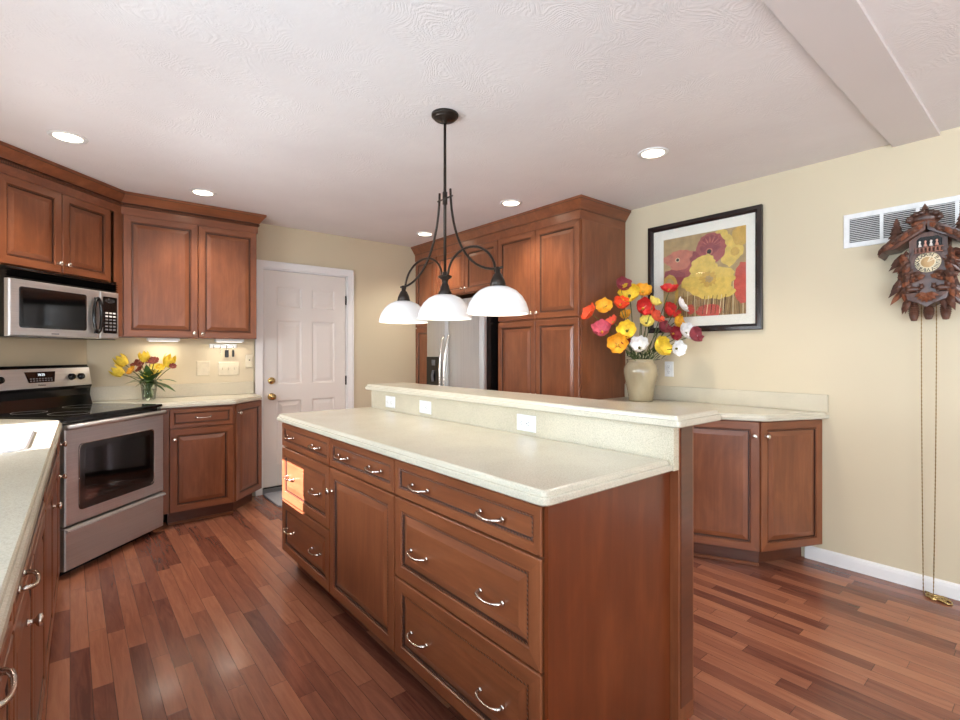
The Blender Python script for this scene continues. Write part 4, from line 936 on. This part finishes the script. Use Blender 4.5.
def leafblade(m, P0, dirv, ln, w, droop=.3, mi=0):
    dirv = Vector(dirv).normalized(); sd = dirv.cross(Vector((0,0,1))); sd = sd.normalized() if sd.length > .05 else Vector((1,0,0)); n = 6; vs = []; fs = []
    for i in range(n+1):
        t = i/n; c = Vector(P0)+dirv*ln*t+Vector((0,0,-droop*ln*t*t)); ww = w*sin(pi*min(1, t*.9+.08))
        vs += [c-sd*ww+Vector((0,0,.15*ww)), c, c+sd*ww+Vector((0,0,.15*ww))]
    for i in range(n):
        fs += [(i*3, i*3+1, i*3+4, i*3+3), (i*3+1, i*3+2, i*3+5, i*3+4)]
    m.add(vs, fs, mi, True)
SPR = [('dark green leaf sprig leaning left over the ceramic vase mouth', -1, .16, .35), ('dark green leaf sprig leaning right over the ceramic vase mouth', 1, .17, .1), ('short green leaf sprig rising in the middle of ceramic vase', .2, .15, 1.2), ('short green leaf sprig between the lower white and yellow poppies', .75, .17, .55), ('short green leaf sprig behind the lower golden poppy', -.6, .17, .6)]
for lab, s, ln, up in SPR:
    t = thing('leaf_sprig', tuple(mouth), 0, lab, 'leaves', 'green sprigs in the ceramic vase'); m = MB()
    D = rtv*s-fwv*.35+Vector((0,0,up)); m.tube([(0,0,-.06), D*.05, D.normalized()*ln*.8], .003, 6)
    for k in range(7): 
        b0 = D.normalized()*ln*(.2+.11*k); leafblade(m, b0, D+rtv*(.8 if k % 2 else -.8)+Vector((0,0,.3)), .075, .009, .3)
    m.build('leaves', LEAFD, t, fix=False)
# glass vase with yellow flowers
gx, gy = .462, 4.50
o = MB().lathe([(0, .002), (.040, .002), (.044, .006), (.047, .05), (.055, .12), (.060, .138), (.058, .139), (.053, .12), (.045, .05), (.042, .012), (0, .010)], 32).build('glass_vase', VGLASS); o.location = (gx, gy, .914); tag(o, 'clear glass vase of yellow flowers on the corner counter', 'vase')
o = bpy.data.objects['glass_vase']
MB().lathe([(0, .0105), (.0415, .012), (.0445, .05), (.048, .085), (0, .085)], 28).build('water', glass_mat('vase_water', (.90, .95, .88, 1)), o)
gm = Vector((gx, gy, .914+.135))
LILY = plain('petal_brick', lin(132, 58, 44), .6, 0, .35, 60)
GF = [(120,170,'yellow','tulip',60,'yellow tulip at the upper left of the glass vase'), (100,225,'yellow','tulip',58,'yellow tulip lowest at the far left of the glass vase'), (238,150,'yellow','tulip',52,'yellow tulip at the top middle of the glass vase'), (365,172,'yellow','tulip',62,'yellow tulip at the right of the glass vase'),
 (185,172,'maroon','lily',36,'maroon lily between the left and top tulips'), (285,160,'maroon','lily',34,'maroon lily right of the top yellow tulip'), (160,212,'gold','lily',34,'golden lily between the two left tulips'), (290,192,'pale','lily',34,'pale yellow lily in the middle right of the glass vase'), (262,226,'yellow','lily',36,'yellow lily just above the glass vase rim'), (300,228,'pale','lily',30,'small pale lily right of the glass vase rim'), (388,190,'maroon','lily',24,'little maroon lily beside the right yellow tulip'), (205,205,'maroon','lily',28,'maroon lily low in the middle left of the glass vase'),
 (215,178,'maroon','lily',30,'maroon lily just left of the top middle tulip'), (262,160,'maroon','lily',28,'maroon lily tucked right behind the top middle tulip'), (320,196,'yellow','lily',32,'yellow lily left below the right yellow tulip'), (235,240,'yellow','lily',26,'small yellow lily at the middle of the glass vase rim')]
for zx, zy, c, kind, sz, lab in GF:
    u, v = 100+zx/5.333, 330+zy/5.333; p = ray(u, v, 3.80-rp.uniform(0, .10)); R = sz/5.333*3.75/494*(.52 if kind == 'tulip' else .62)
    t = thing(kind, tuple(gm), 0, lab, 'flower', 'yellow flowers in the glass vase'); rel = p-gm
    nrm = (rel.normalized()*.8-fwv*(.25 if kind == 'tulip' else .9)+Vector((0,0,.35))).normalized(); base = rel-nrm*R*.7
    foot = Vector((rp.uniform(-.025,.025), rp.uniform(-.025,.025), -.115))
    MB().tube(bez(foot, Vector((-foot.x*.3, -foot.y*.3, -.02)), base*.6+Vector((0,0,.01)), base, 12), .0028, 6).build('stem', STEM, t)
    m = MB(); q = nrm.to_track_quat('Z', 'Y').to_matrix().to_4x4()
    if kind == 'tulip':
        for p_ in range(6):
            a0 = 2*pi*p_/6; vs = []; fs = []
            for j in range(6):
                tt_ = j/5; rad = R*(.25+.75*sin(pi*(.12+.62*tt_)))*(.92 if p_ % 2 else 1); wd = .62*sin(pi*min(1, .18+.8*tt_))
                for i in range(5): s = i/2-1; vs.append((rad*cos(a0+s*wd), rad*sin(a0+s*wd), R*2.1*tt_-.12*R*s*s))
            for j in range(5):
                for i in range(4): fs.append((j*5+i, j*5+i+1, j*5+i+6, j*5+i+5))
            m.add(vs, fs, 0, True)
    else: blossom(m, R*1.25, .95, rp, 6)
    m.xf(Matrix.Translation(base) @ q); m.build('petals', LILY if (kind, c) == ('lily', 'maroon') else FM[c], t, fix=False)
for lab, s, up, f, ln in (('long green leaf drooping left from the glass vase', -1, .25, .3, .13), ('long green leaf reaching far right from the glass vase', 1, .35, .2, .20), ('green leaf pointing lower right from the glass vase', 1, .05, .3, .20), ('upright green spear leaf before the top yellow tulip', .02, 1.5, .25, .15), ('green leaf bending forward over the glass vase rim', .1, .35, 1, .10), ('green leaf leaning left below the tulips', -.7, .6, .5, .14), ('broad green leaf leaning right below the right tulip', .75, .75, .4, .15), ('green leaf rising between the left and top tulips', -.35, 1.1, .5, .13), ('green leaf rising between the top and right tulips', .4, 1.0, .5, .13), ('green leaf curling forward left of the vase middle', -.35, .4, .9, .12), ('green leaf curling forward right of the vase middle', .45, .35, .8, .13)):
    t = thing('leaf_sprig', tuple(gm), 0, lab, 'leaves', 'green leaves in the glass vase'); m = MB(); D = rtv*s+Vector((0,0,up))-fwv*f
    m.tube([(0,0,-.11), (0,0,-.02), D.normalized()*.03], .0025, 6); leafblade(m, (0,0,0), D, ln*1.3, .026, .30); leafblade(m, (0,0,-.005), D+rtv*.5*(1 if s < 0 else -1)+Vector((0,0,.2)), ln*1.05, .021, .3); leafblade(m, (0,0,-.01), D-rtv*.4*(1 if s < 0 else -1)+Vector((0,0,.1)), ln*.75, .018, .5)
    m.build('leaves', LEAFG, t, fix=False)
